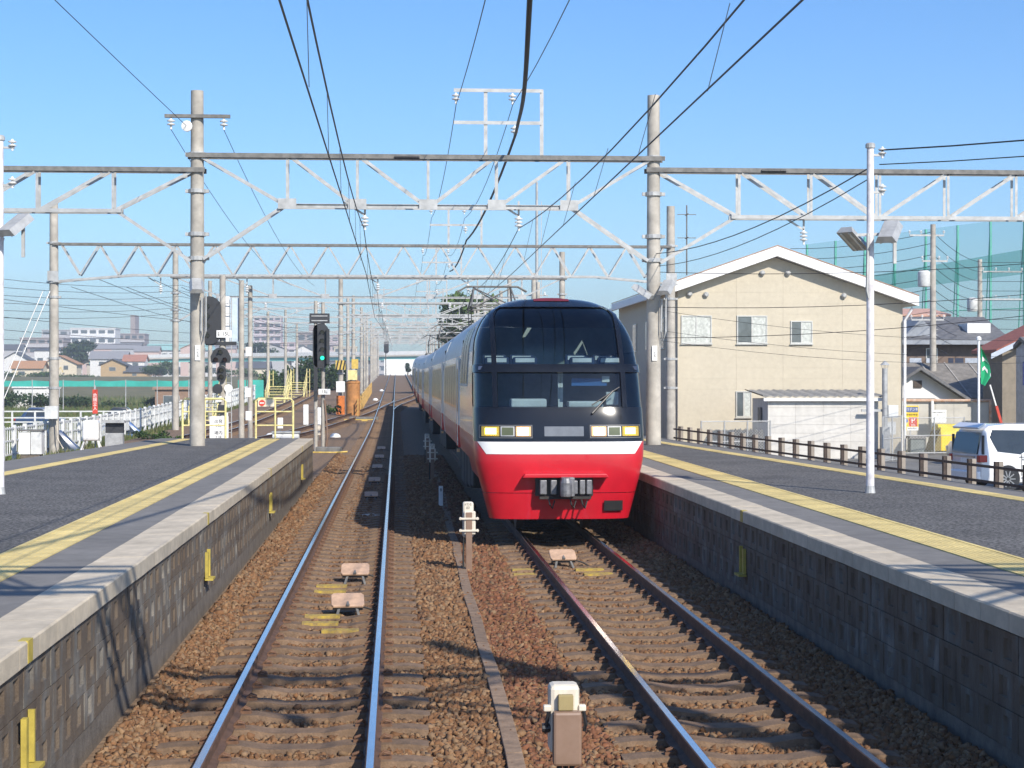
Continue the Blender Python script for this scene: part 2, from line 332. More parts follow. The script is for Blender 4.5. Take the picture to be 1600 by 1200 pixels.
# ---------------------------------------------------------------- platforms
PZ = 0.955
ASPH = mat('platform_asphalt', (0.062,0.058,0.054), 0.92, lo=0.40, hi=0.62, var=0.6, stain=0.35, sscale=0.9, scale=26, bump=0.35, bscale=140, col2=(0.22,0.21,0.198), detail=14)
ASPH2 = mat('platform_asphalt_edge', (0.185,0.175,0.162), 0.9, var=0.14, stain=0.25, scale=5, bump=0.15, bscale=90)
COPE = mat('coping_concrete', (0.53,0.455,0.345), 0.88, var=0.14, stain=0.25, sscale=1.1, scale=5, bump=0.25, bscale=60, rnd=0.07)
TACT = mat('tactile_yellow', (0.70,0.55,0.22), 0.75, var=0.12, scale=6, rnd=0.08, stain=0.28, sscale=1.2)
def block_mat():
    m = bpy.data.materials.new('retaining_block'); m.use_nodes = True; nt = m.node_tree; b = nt.nodes['Principled BSDF']; b.inputs['Roughness'].default_value = 0.95
    tc = nt.nodes.new('ShaderNodeTexCoord'); oi = nt.nodes.new('ShaderNodeObjectInfo'); ge = nt.nodes.new('ShaderNodeNewGeometry')
    mp = nt.nodes.new('ShaderNodeMapping'); mp.inputs['Scale'].default_value = (5,5,2.6); nt.links.new(ge.outputs['Position'], mp.inputs['Vector'])
    n1 = nt.nodes.new('ShaderNodeTexNoise'); n1.inputs['Scale'].default_value = 1.0; n1.inputs['Detail'].default_value = 8; nt.links.new(mp.outputs[0], n1.inputs['Vector'])
    n2 = nt.nodes.new('ShaderNodeTexNoise'); n2.inputs['Scale'].default_value = 45; n2.inputs['Detail'].default_value = 6; nt.links.new(ge.outputs['Position'], n2.inputs['Vector'])
    ad = nt.nodes.new('ShaderNodeMath'); ad.operation = 'MULTIPLY_ADD'; ad.inputs[1].default_value = 0.26; nt.links.new(oi.outputs['Random'], ad.inputs[0])
    m2 = nt.nodes.new('ShaderNodeMath'); m2.operation = 'MULTIPLY_ADD'; m2.inputs[1].default_value = 1.3; m2.inputs[2].default_value = -0.24; nt.links.new(n1.outputs['Fac'], m2.inputs[0]); nt.links.new(m2.outputs[0], ad.inputs[2])
    r = nt.nodes.new('ShaderNodeValToRGB'); e = r.color_ramp.elements; e[0].position = 0.12; e[0].color = (0.055,0.038,0.027,1); e[1].position = 0.95; e[1].color = (0.27,0.24,0.20,1)
    for p, c in ((0.35,(0.105,0.076,0.052,1)),(0.55,(0.13,0.10,0.072,1)),(0.7,(0.135,0.124,0.108,1))): q = e.new(p); q.color = c
    nt.links.new(ad.outputs[0], r.inputs['Fac']); nt.links.new(r.outputs[0], b.inputs['Base Color'])
    bp = nt.nodes.new('ShaderNodeBump'); bp.inputs['Strength'].default_value = 0.6; bp.inputs['Distance'].default_value = 0.015; nt.links.new(n2.outputs['Fac'], bp.inputs['Height']); nt.links.new(bp.outputs[0], b.inputs['Normal'])
    return m
BLK = block_mat()
BASEC = mat('footing_concrete', (0.15,0.125,0.10), 0.95, var=0.3, scale=6, bump=0.5)
YB2 = mat('step_yellow', (0.42,0.33,0.06), 0.6, var=0.2, scale=8)
def block_mesh():                                          # 0.41 x 0.265 block with a rectangular pocket, face towards +x
    w, h, d, r = 0.41, 0.262, 0.06, 0.02
    a = [(d,-w/2,0),(d,w/2,0),(d,w/2,h),(d,-w/2,h)]; y0, y1, z0, z1 = -0.085, 0.085, 0.07, 0.215
    i_ = [(d,y0,z0),(d,y1,z0),(d,y1,z1),(d,y0,z1)]; j = [(d-r,y0+.02,z0+.006),(d-r,y1-.02,z0+.006),(d-r,y1-.02,z1-.004),(d-r,y0+.02,z1-.004)]
    b = [(-0.10,-w/2,0),(-0.10,w/2,0),(-0.10,w/2,h),(-0.10,-w/2,h)]
    fs = [(k, (k+1)%4, 4+(k+1)%4, 4+k) for k in range(4)] + [(4+k, 4+(k+1)%4, 8+(k+1)%4, 8+k) for k in range(4)] + [(8,9,10,11)] + [(12+k, 12+(k+1)%4, (k+1)%4, k) for k in range(4)]
    g = MB(); g.add(a+i_+j+b, fs); return g
BLM = block_mesh().mesh('block', BLK)
cg = MB(); cg.prism([(0,0),(0.40,0),(0.40,0.14),(0.012,0.14),(0,0.128)], -0.2965, 0.2965, 'y'); COM = cg.mesh('coping_stone', COPE)
tg = MB(); w = 0.197
tg.box(-0.24, 0.24, -w, w, 0, 0.010)
for k in range(7): tg.box(-0.20+k*0.0567, -0.175+k*0.0567, -w+0.01, w-0.01, 0.0095, 0.0118)
tg.box(0.18, 0.225, -w, w, 0.0095, 0.0155); TPM = tg.mesh('tactile_paver', TACT)
tg2 = MB(); tg2.box(-0.155, 0.155, -w, w, 0, 0.010)
for k in range(4): tg2.box(-0.12+k*0.06, -0.09+k*0.06, -w+0.01, w-0.01, 0.0095, 0.0118)
TPM2 = tg2.mesh('tactile_paver', TACT)
def platform(name, sgn, xe, y0, y1, back, strip2, cols_max):
    # xe edge coordinate, sgn +1 when the platform lies towards +x; back(y) and strip2(y) give the rear edge and the rear strip
    t = structure(name)
    X = lambda d: xe + sgn*d
    def sheet(nm, fa, fb, z0, z1, m):
        ys = [y0 + (y1-y0)*i/24 for i in range(25)]; g = MB(); v = []
        for y in ys: v += [(fa(y), y, z0), (fb(y), y, z0), (fb(y), y, z1), (fa(y), y, z1)]
        f = [(i*4+k, (i+1)*4+k, (i+1)*4+(k+1)%4, i*4+(k+1)%4) for i in range(24) for k in range(4)] + [(0,1,2,3), (99,98,97,96)]
        g.add(v, f); return g.build(nm, m, t)
    sheet('platform_core', lambda y: X(0.17), back, -0.5, PZ-0.14, BASEC)
    sheet('edge_asphalt', lambda y: X(0.402), lambda y: X(0.885), PZ-0.139, PZ-0.004, ASPH2)
    sheet('asphalt_surface', lambda y: X(0.887), lambda y: strip2(y)-sgn*0.0, PZ-0.139, PZ, ASPH)
    sheet('rear_asphalt', lambda y: strip2(y)+sgn*0.002, back, PZ-0.139, PZ-0.003, ASPH2)
    n = int((y1-y0)/0.6)
    for i in range(n): obj('coping_stone', COM, t, (X(0), y0+0.3+i*0.6, PZ-0.14 + RNG.uniform(-.002,.002)), (0,0,0) if sgn > 0 else (0,0,math.pi))
    n = int((y1-y0-0.4)/0.4)
    for i in range(n):
        y = y0+0.2+i*0.4; obj('tactile_paver', TPM, t, (X(1.115), y, PZ-0.004), None if sgn > 0 else (0,0,math.pi))
        sl_ = (strip2(y+0.4)-strip2(y))/0.4
        obj('tactile_paver', TPM2, t, (strip2(y)-sgn*0.16, y, PZ-0.002), (0,0,-math.atan(sl_)))
    g = MB(); g.box(min(X(0.17),X(0.03)), max(X(0.17),X(0.03)), y0, y1, -0.5, -0.005); g.build('wall_footing', BASEC, t)
    nc = int((y1-y0)/0.42); rest = MB(); bm = block_mesh(); 
    for c in range(3):
        for i in range(nc):
            y = y0+0.21+i*0.42 + (0.1 if c % 2 else 0); loc = (X(0.085)+RNG.uniform(-.004,.004), y, 0.002+c*0.2685); ro = (0,0,math.pi) if sgn > 0 else (0,0,0)
            if y > y1-0.1: continue
            if i < cols_max: obj('block', BLM, t, loc, ro)
            else:
                q = 1 if sgn < 0 else -1
                rest.add([(loc[0]+q*v[0], y+q*v[1], loc[2]+v[2]) for v in bm.v], bm.f)
    if rest.v: tag(rest.build('block_courses', BLK, t), kind='stuff')
    for yy in (11.1, 21.5, 32.2, 42.9):
        if yy > y1 or yy < y0: continue
        g = MB(); q = -sgn
        g.box(*sorted((X(-0.004), X(0.06))), yy-0.07, yy+0.07, PZ-0.138, PZ+0.001); g.build('yellow_edge_mark', YB2, t)
        st = MB(); st.box(*sorted((X(0.02), X(-0.015))), yy-0.18, yy-0.11, 0.20, 0.50); st.box(*sorted((X(0.02), X(-0.02))), yy+0.03, yy+0.06, 0.20, 0.52)
        st.box(*sorted((X(0.02), X(-0.075))), yy-0.20, yy+0.08, 0.17, 0.195); st.build('foot_step', YB2, t)
    return t
platform('left_platform', -1, -2.23, 10.2, 49.0, lambda y: -8.6+ (y-25)*0.096*0.98, lambda y: -7.06+(y-25)*0.057-0.16+0.16, 80)
platform('right_platform', 1, 4.18, 10.2, 50.4, lambda y: 10.75-0.0745*y, lambda y: 10.15-0.0745*y, 80)
# low dark fence at the back of the right platform
BROWN = mat('brown_fence_steel', (0.06,0.042,0.034), 0.6, 0.2, var=0.3, scale=10)
POSTC = mat('fence_post_concrete', (0.30,0.26,0.22), 0.9, var=0.2)
fx = lambda y: 10.93-0.0745*y
fence = thing('platform_fence', 'low dark brown two-rail fence along the back of the right platform', 'fence', (0,0,0))
for i in range(26):
    y = 46.6-i*1.02; g = MB(); g.box(fx(y)-0.02, fx(y)+0.045, y-0.05, y+0.05, -0.62, PZ+0.36); g.build('post', POSTC, fence)
    g = MB(); g.box(fx(y)-0.075, fx(y)-0.022, y-0.04, y+0.04, 0.5, PZ+0.36); g.build('post_face', BROWN, fence)
for z in (PZ+0.28, PZ+0.05):
    g = MB(); g.bar((fx(47)-0.1, 47, z), (fx(20)-0.1, 20, z), 0.03, 0.04); g.build('rail', BROWN, fence)
# platform-end yellow barriers
def barrier(label, x0, x1, y, sign):
    t = thing('platform_barrier', label, 'barrier', (x0, y, PZ)); W = x1-x0
    g = MB(); g.tube([(0,0,0),(0,0,1.0),(0.06,0,1.07),(W-0.06,0,1.07),(W,0,1.0),(W,0,0)], 0.03, 8); g.build('frame', PALEYEL, t, smooth=True)
    g = MB(); g.tube([(W*0.52,0,0),(W*0.52,0,1.06)], 0.025, 8); g.build('post', PALEYEL, t, smooth=True)
    for z in (0.35, 0.72): g = MB(); g.tube([(0,0,z),(W,0,z)], 0.02, 8); g.build('rail', PALEYEL, t, smooth=True)
    if sign:
        g = MB(); g.box(0.06, W*0.5, -0.05, -0.035, 0.86, 1.05); s = g.build('sign_board', mat('cream_sign', (0.75,0.66,0.5), 0.6), t)
        g = MB(); g.lathe([(0.085,0),(0.085,0.006)], (0.17,-0.058,0.955), 20, axis='y'); r_ = g.build('no_entry_disc', mat('sign_red', (0.55,0.06,0.035), 0.5), t)
        g = MB(); g.box(0.11,0.23,-0.066,-0.060,0.94,0.97); g.build('no_entry_bar', WHITEP, t)
    return t
barrier('yellow pipe barrier with small no entry sign at left platform end', -3.78, -2.78, 48.7, True)
barrier('yellow pipe barrier behind the left concrete gantry pole', -5.75, -4.6, 48.8, False)
t = thing('equipment_box', 'white metal equipment box low behind the yellow barrier', 'box', (-3.2,52.5,0))
g = MB(); g.box(-0.38,0.38,-0.25,0.25,0.55,0.98); g.build('body', WHITEP, t, bev=0.01); g = MB(); g.box(-0.41,0.41,-0.28,0.28,0.982,1.03); g.build('lid', GALV, t, bev=0.008)
for s in (-0.3, 0.3): g = MB(); g.box(s-0.04,s+0.04,-0.1,0.1,-0.24,0.549); g.build('leg', GALVD, t)
# ---------------------------------------------------------------- trackside boxes and transponders between the rails
BOXB = mat('junction_box_brown', (0.215,0.13,0.085), 0.5, var=0.12, scale=4, col2=(0.25,0.165,0.12)); CREAM = mat('cream_casting', (0.62,0.56,0.46), 0.55, var=0.12, scale=8)
t = thing('junction_box', 'near brown trackside junction box with cream cap at the bottom of the picture', 'junction box', (1.07,11.25,-0.24))
g = MB(); g.box(-0.09,0.09,-0.10,-0.01,0.36,0.70); g.build('cover', BOXB, t, bev=0.018)
g = MB(); g.box(-0.105,0.085,-0.009,0.17,0.42,0.855); g.build('housing', CREAM, t, bev=0.03)
g = MB(); g.box(-0.055,0.04,-0.06,-0.012,0.702,0.80); g.build('hinge_block', mat('olive_casting', (0.28,0.22,0.10), 0.7), t, bev=0.006)
for s in (-1, 1):
    g = MB(); g.box(min(s*0.086,s*0.135)-0.01,max(s*0.086,s*0.135)-0.01,-0.02,0.03,0.69,0.73); g.build('lug', CREAM, t, bev=0.008)
    g = MB(); g.tube([(s*0.11,0.0,0.69),(s*0.125,0.01,0.60),(s*0.115,0.02,0.56)], 0.012, 8); g.build('latch', BLACKP, t)
g = MB(); g.lathe([(0.03,-0.03),(0.03,0.03)], (-0.12,0.03,0.58), 10, axis='x'); g.build('knob', BLACKP, t)
for k in (-0.04,0,0.04): g = MB(); g.tube([(k,0.04,-0.1),(k,0.04,0.42)], 0.016, 8); g.build('conduit', DARK, t)
def marker_box(label, x, y, sc=1.0):
    t = thing('junction_box', label, 'junction box', (x, y, -0.26)); 
    g = MB(); g.box(-0.045,0.045,-0.03,0.06,-0.1,0.92); g.build('post', BOXB, t, bev=0.008)
    g = MB(); g.box(-0.085,0.07,0.062,0.20,0.55,1.06); g.build('housing', CREAM, t, bev=0.03)
    g = MB(); g.box(-0.07,0.095,-0.02,0.058,0.60,0.935); g.build('front_casing', CREAM, t, bev=0.02)
    for z in (0.66, 0.83):
        g = MB(); g.box(-0.125,0.125,-0.045,-0.031,z-0.014,z+0.014); g.build('clamp', CREAM, t, bev=0.004)
        for s in (-1,1): g = MB(); g.lathe([(0.02,-0.03),(0.022,0.03)], (s*0.12,-0.01,z), 8, axis='y'); g.build('bolt', CREAM, t)
    text('ﾄﾗﾝｽ\n02', 0.05, 'plate_lettering', BLACKP, t, (-0.01,0.0595,1.0))
    g = MB(); g.tube([(-0.075,0.02,-0.1),(-0.08,0.02,0.3),(-0.07,0.03,0.56)], 0.014, 6); g.build('conduit', DARK, t)
    return t
marker_box('cream junction box on a brown post beside the train shadow edge', 1.03, 25.4)
marker_box('shaded junction box on post between the tracks, beside the train', 0.98, 48.5)
marker_box('far shaded junction box on post between tracks behind the nearer one', 1.0, 57.5)
t = thing('distance_post', 'short white numbered marker post in the train shadow', 'marker post', (0.95,38.2,-0.25)); g = MB(); g.box(-0.045,0.045,-0.03,0.03,-0.1,0.52); g.build('post', WHITEP, t, bev=0.01); text('8', 0.09, 'number', BLACKP, t, (0,-0.033,0.44))
COPP = mat('transponder_cover', (0.50,0.33,0.22), 0.6, var=0.2, scale=9)
def transponder(label, x, y):
    t = thing('transponder', label, 'transponder', (x, y, -0.15), RNG.uniform(-.05,.05))
    g = MB(); g.prism([(-0.17,-0.16),(0.17,-0.16),(0.19,-0.12),(0.19,0.12),(0.16,0.17),(-0.16,0.17),(-0.19,0.12),(-0.19,-0.12)], -0.015, 0.015, 'z'); p = g.build('plate', COPP, t, bev=0.008); p.location = (0,0,0.135); p.rotation_euler = (R(20),0,0)
    g = MB(); g.prism([(-0.17,-0.15),(0.17,-0.15),(0.17,0.15),(-0.17,0.15)], -0.05, -0.016, 'z'); b = g.build('body', BLACKP, t); b.location = (0,0,0.135); b.rotation_euler = (R(20),0,0)
    g = MB(); g.prism([(-0.02,-0.17),(0.02,-0.17),(0.006,-0.08),(-0.006,-0.08)], 0.016, 0.035, 'z'); b = g.build('lifting_eye', GALVD, t); b.location = (0,0,0.135); b.rotation_euler = (R(20),0,0)
    for s in (-1,1): g = MB(); g.bar((s*0.1,-0.12,0.06),(s*0.14,-0.24,-0.06),0.03,0.012); g.bar((s*0.1,0.12,0.16),(s*0.14,0.24,-0.06),0.03,0.012); g.build('bracket', GALVD, t)
    g = MB(); g.tube([(0.18,0,0.06),(0.30,0.02,0.02),(0.42,0.05,-0.05)], 0.012, 6); g.build('lead', DARK, t)
    return t
transponder('copper-coloured transponder plate on left track, farther of the two near ones', -0.55, 24.2)
transponder('copper-coloured transponder plate nearest the camera on the left track', -0.56, 20.8)
transponder('copper-coloured transponder plate on the right track before the train', 2.42, 26.0)
for k, (yy, wd) in enumerate(((40.5,'first'),(46.5,'second'),(53.5,'third'),(60.5,'fourth'),(68,'fifth'))):
    transponder('small transponder on the left track, %s beyond the pale cement patch' % wd, -0.56, yy).scale = (0.8,0.8,0.8)
g = MB(); g.lathe([(0.0,0.0),(0.42,0.0),(0.30,0.03),(0.12,0.045)], (-0.42,36.2,-0.21), 14); tag(g.build('cement_patch', mat('spilt_cement', (0.5,0.46,0.4), 0.95), smooth=True), 'pale round patch of spilt cement on the left track', 'cement patch')
YP = mat('yellow_sleeper_paint', (0.25,0.17,0.09), 0.9, var=0.1, scale=16, col2=(0.50,0.36,0.05), detail=10)
for k, (x, y) in enumerate(((-0.84,23.55),(-0.84,22.95),(-0.84,20.55),(-0.84,19.95),(-0.60,19.35),(2.74,25.35),(2.80,24.75),(1.80,25.35),(1.78,24.75))):
    yy = SL0 + round((y-SL0)/SL_SP)*SL_SP; g = MB(); g.box(x-0.16,x+0.16,yy-0.09,yy+0.09,-0.186,-0.146)
    if abs(x) < 1 or x > 2: g = MB(); g.box(x-0.2,x+0.2,yy-0.085,yy+0.085,-0.18,-0.1465)
    tag(g.build('paint_mark', YP), ('worn yellow sleeper mark just before the farther left-track transponder','second worn yellow sleeper mark before the farther left-track transponder','worn yellow sleeper mark just before the nearest transponder','second worn yellow sleeper mark before the nearest transponder','nearest worn yellow sleeper mark on the left track','worn yellow sleeper mark before the right-track transponder','second worn yellow sleeper mark before the right-track transponder','farther yellow mark on a sleeper end left of the right track','nearer yellow mark on a sleeper end left of the right track')[k], 'paint mark', 'yellow paint marks on sleepers')
# ---------------------------------------------------------------- train
RED = mat('train_red', (0.52,0.009,0.022), 0.32, var=0.07, scale=1.5, coat=0.45, stain=0.14, sscale=2.2)
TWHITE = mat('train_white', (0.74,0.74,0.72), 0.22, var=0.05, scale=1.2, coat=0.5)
TSHADE = mat('train_white_shaded', (0.50,0.475,0.45), 0.25, var=0.06, scale=1.2, coat=0.4, stain=0.2, sscale=0.8)  # darker copy of the train white, flank shade put into the colour
TBLACK = mat('train_black_gloss', (0.008,0.009,0.012), 0.14, var=0.2)
TROOF = mat('train_roof_grey', (0.60,0.61,0.61), 0.45, var=0.1, scale=1.0)
UNDER = mat('underframe_dark', (0.03,0.028,0.026), 0.8, var=0.4, scale=4)
GLASS = glass_mat('windscreen_glass', (0.50,0.60,0.63), 0.035)
SGLASS = mat('side_glass', (0.02,0.024,0.028), 0.22, var=0.1, spec=0.12)
LAMPW = mat('headlamp_lit', (0.9,0.85,0.7), 0.3, emit=(1.0,0.88,0.6), estr=12)
LAMPY = mat('fog_lamp_lit', (0.9,0.7,0.1), 0.3, emit=(1.0,0.66,0.08), estr=14)
LAMPO = mat('lamp_olive', (0.10,0.11,0.045), 0.15, coat=0.5)
LAMPA = mat('lamp_amber_glass', (0.42,0.30,0.03), 0.2, coat=0.5)
COUP = mat('coupler_steel', (0.20,0.20,0.21), 0.5, 0.5, var=0.3, scale=14)
SEAT = mat('seat_fabric', (0.04,0.06,0.12), 0.9); HEADC = mat('headrest_cover', (0.75,0.75,0.75), 0.9); CABI = mat('cab_interior', (0.30,0.35,0.33), 0.8)
def lerp_tab(tab, z):
    for (a, va), (b, vb) in zip(tab, tab[1:]):
        if z <= b: t = max(0, (z-a)/(b-a)); return va+(vb-va)*t
    return tab[-1][1]
def smooth_tab(tab):                                        # densify with Catmull-Rom so that the nose has no kinks
    out = []
    for i in range(len(tab)-1):
        p0 = tab[max(i-1,0)]; p1 = tab[i]; p2 = tab[i+1]; p3 = tab[min(i+2,len(tab)-1)]
        for k in range(8):
            u = k/8; z = p1[0]+(p2[0]-p1[0])*u; m1 = (p2[1]-p0[1])/max(1e-6,p2[0]-p0[0])*(p2[0]-p1[0]); m2 = (p3[1]-p1[1])/max(1e-6,p3[0]-p1[0])*(p2[0]-p1[0])
            out.append((z, (2*u**3-3*u*u+1)*p1[1]+(u**3-2*u*u+u)*m1+(-2*u**3+3*u*u)*p2[1]+(u**3-u*u)*m2))
    return out+[tab[-1]]
WT = smooth_tab([(0.30,1.13),(0.73,1.24),(1.2,1.355),(1.55,1.385),(2.1,1.385),(2.6,1.378),(2.9,1.36),(3.2,1.325),(3.45,1.235),(3.65,1.10),(3.80,0.87),(3.90,0.55),(3.93,0.0)])
Y0T = smooth_tab([(0.30,0.10),(0.73,0.04),(1.1,0.0),(1.35,0.0),(1.55,0.02),(1.83,0.07),(2.1,0.15),(2.66,0.42),(2.78,0.49),(3.2,0.84),(3.55,1.26),(3.75,1.60),(3.88,1.95),(3.93,2.1)])
LT = [(0.30,0.45),(1.2,0.55),(2.1,0.75),(2.8,0.85),(3.4,0.9),(3.93,0.5)]
NB = 3.0; NE = 3.6
def nose(xr, z, off=0.0):                                   # point on the nose skin; xr = x / half width
    w = lerp_tab(WT, z); L = lerp_tab(LT, z); a = min(1, abs(xr)); y = lerp_tab(Y0T, z) + L*(1-(1-a**NE)**(1/NE))
    return Vector((xr*w, y, z))
def npatch(xa, xb, z0, z1, nx=16, nz=8, off=0.0, thick=0.0):   # xa, xb in metres (numbers or functions of z); None = to the body side
    g = MB(); P = []
    for j in range(nz+1):
        z = z0+(z1-z0)*j/nz; w = lerp_tab(WT, z)
        a = (xa(z) if callable(xa) else xa)/w if w > 1e-4 else 0; b = (xb(z) if callable(xb) else xb)/w if w > 1e-4 else 0
        f = lambda r: math.copysign(math.asin(min(1,abs(r))**(NE/2))*2/math.pi, r)
        ta, tb = f(max(-1,a)), f(min(1,b)); row = []
        for i in range(nx+1):
            t = ta+(tb-ta)*i/nx; r = math.copysign(math.sin(abs(t)*math.pi/2)**(2/NE), t); row.append(nose(r, z))
        P.append(row)
    v = []
    for j in range(nz+1):
        for i in range(nx+1):
            p = P[j][i]; du = P[j][min(i+1,nx)]-P[j][max(i-1,0)]; dv = P[min(j+1,nz)][i]-P[max(j-1,0)][i]; n = du.cross(dv)
            n = n.normalized() if n.length > 1e-9 else Vector((0,-1,0)); v.append(p+n*off)
    F = [(j*(nx+1)+i, j*(nx+1)+i+1, (j+1)*(nx+1)+i+1, (j+1)*(nx+1)+i) for j in range(nz) for i in range(nx)]
    g.add(v, F)
    if thick:
        n0 = len(v); vi = []
        for j in range(nz+1):
            for i in range(nx+1): vi.append(Vector(v[j*(nx+1)+i])+(Vector((0,1,0))*thick if abs(P[j][i].x) < 0.9*lerp_tab(WT,P[j][i].z) else Vector((-math.copysign(thick,P[j][i].x),0,0))))
        g.add(vi, [tuple(reversed(f)) for f in F])
    return g
def wfun(z): return lerp_tab(WT, z)
def side_fill(z0, z1, sgn, nz=8):                           # straight flank from the end of the curve back to the body
    g = MB(); v = []
    for j in range(nz+1):
        z = z0+(z1-z0)*j/nz; p = nose(sgn, z); v += [p, Vector((p.x, NB, z))]
    g.add(v, [(2*j, 2*j+1, 2*j+3, 2*j+2) for j in range(nz)]); return g
def merge(*gs):
    o = MB()
    for g in gs: o.add(g.v, g.f)
    return o
def section(z0, z1, n=12): return [(lerp_tab(WT, z0+(z1-z0)*i/n), z0+(z1-z0)*i/n) for i in range(n+1)]
def body_strip(z0, z1, y0, y1, n=6):                        # both flanks of the body between two heights
    g = MB(); s = section(z0, z1, n)
    for sg in (-1, 1):
        v = []
        for x, z in s: v += [(sg*x, y0, z), (sg*x, y1, z)]
        g.add(v, [(2*i, 2*i+1, 2*i+3, 2*i+2) for i in range(n)])
    return g
def roof_strip(z0, y0, y1, n=14):
    g = MB(); s = section(z0, 3.93, n); pts = [(-x, z) for x, z in s] + [(x, z) for x, z in reversed(s)][1:]
    v = []
    for x, z in pts: v += [(x, y0, z), (x, y1, z)]
    g.add(v, [(2*i, 2*i+1, 2*i+3, 2*i+2) for i in range(len(pts)-1)]); return g
CARL = 18.15
def side_window(t, y0, y1, z0, z1, curved=False):
    for sg in (-1, 1):
        n = 10 if curved else 2
        def panel(a, b, c, d, off, nm, m):
            g = MB(); v = []
            for i in range(n+1):
                z = c+(d-c)*i/n; e = 0.01; x = lerp_tab(WT, z); nx_ = Vector((1,0,-(lerp_tab(WT,z+e)-lerp_tab(WT,z-e))/(2*e))).normalized()
                for y in (a, b): v.append((sg*(x+nx_.x*off), y, z+nx_.z*off))
            for i in range(n+1):
                for y in (a, b): q = v[i*2+(0 if y == a else 1)]; v.append((q[0]-sg*0.02, q[1], q[2]))
            k = 2*(n+1); f = [(2*i,2*i+1,2*i+3,2*i+2) for i in range(n)] + [(2*i,2*i+2,k+2*i+2,k+2*i) for i in range(n)] + [(2*i+1,k+2*i+1,k+2*i+3,2*i+3) for i in range(n)] + [(0,k,k+1,1),(2*n,2*n+1,k+2*n+1,k+2*n)]
            g.add(v, f); return g.build(nm, m, t)
        fr = panel(y0, y1, z0, z1, 0.010, 'window_frame', TBLACK if not curved else GALV)
        panel(y0+0.05, y1-0.05, z0+0.05, z1-0.04, 0.014, 'window', SGLASS)
def bogie(t, yc):
    g = MB(); g.box(-0.95,-0.82,yc-1.5,yc+1.5,0.42,0.62); g.box(0.82,0.95,yc-1.5,yc+1.5,0.42,0.62); g.box(-0.9,0.9,yc-0.2,yc+0.2,0.4,0.75); b = g.build('bogie', UNDER, t)
    for dy in (-1.05, 1.05):
        g = MB()
        for s in (-1, 1): g.lathe([(0.43,-0.06),(0.43,0.05),(0.455,0.055),(0.455,0.075)], (s*0.56,yc+dy,0.452), 20, axis='x')
        g.tube([(-0.6,yc+dy,0.43),(0.6,yc+dy,0.43)], 0.07, 8); g.build('wheelset', mat('wheel_steel', (0.16,0.13,0.11), 0.6, 0.5), b)
def pantograph(t, yc):
    g = MB(); b = 3.95
    for s in (-1, 1):
        g.tube([(s*0.75,yc-0.8,b),(s*0.75,yc+0.8,b)], 0.035, 6); g.tube([(s*0.6,yc-0.75,b+0.05),(s*0.62,yc-1.15,4.5),(s*0.5,yc,5.08)], 0.025, 6); g.tube([(s*0.6,yc+0.75,b+0.05),(s*0.62,yc+1.15,4.5),(s*0.5,yc,5.08)], 0.025, 6)
    for q in (-1, 1):
        g.tube([(-0.75,yc+q*0.8,b),(0.75,yc+q*0.8,b)], 0.035, 6); g.tube([(-0.62,yc+q*1.15,4.5),(0.62,yc+q*1.15,4.5)], 0.025, 6); g.tube([(-0.62,yc+q*1.12,4.45),(0.5,yc+q*0.05,5.05)], 0.018, 5); g.tube([(0.62,yc+q*1.12,4.45),(-0.5,yc+q*0.05,5.05)], 0.018, 5)
        for s in (-1,1): g.lathe([(0.07,0),(0.09,0.03),(0.06,0.05),(0.09,0.08),(0.05,0.11)], (s*0.75,yc+q*0.7,3.80), 8)
    g.tube([(-0.95,yc-0.12,4.95),(-0.7,yc-0.12,5.09),(0.7,yc-0.12,5.09),(0.95,yc-0.12,4.95)], 0.025, 6); g.tube([(-0.95,yc+0.12,4.95),(-0.7,yc+0.12,5.09),(0.7,yc+0.12,5.09),(0.95,yc+0.12,4.95)], 0.025, 6)
    g.build('pantograph', GALVD, t, smooth=True)
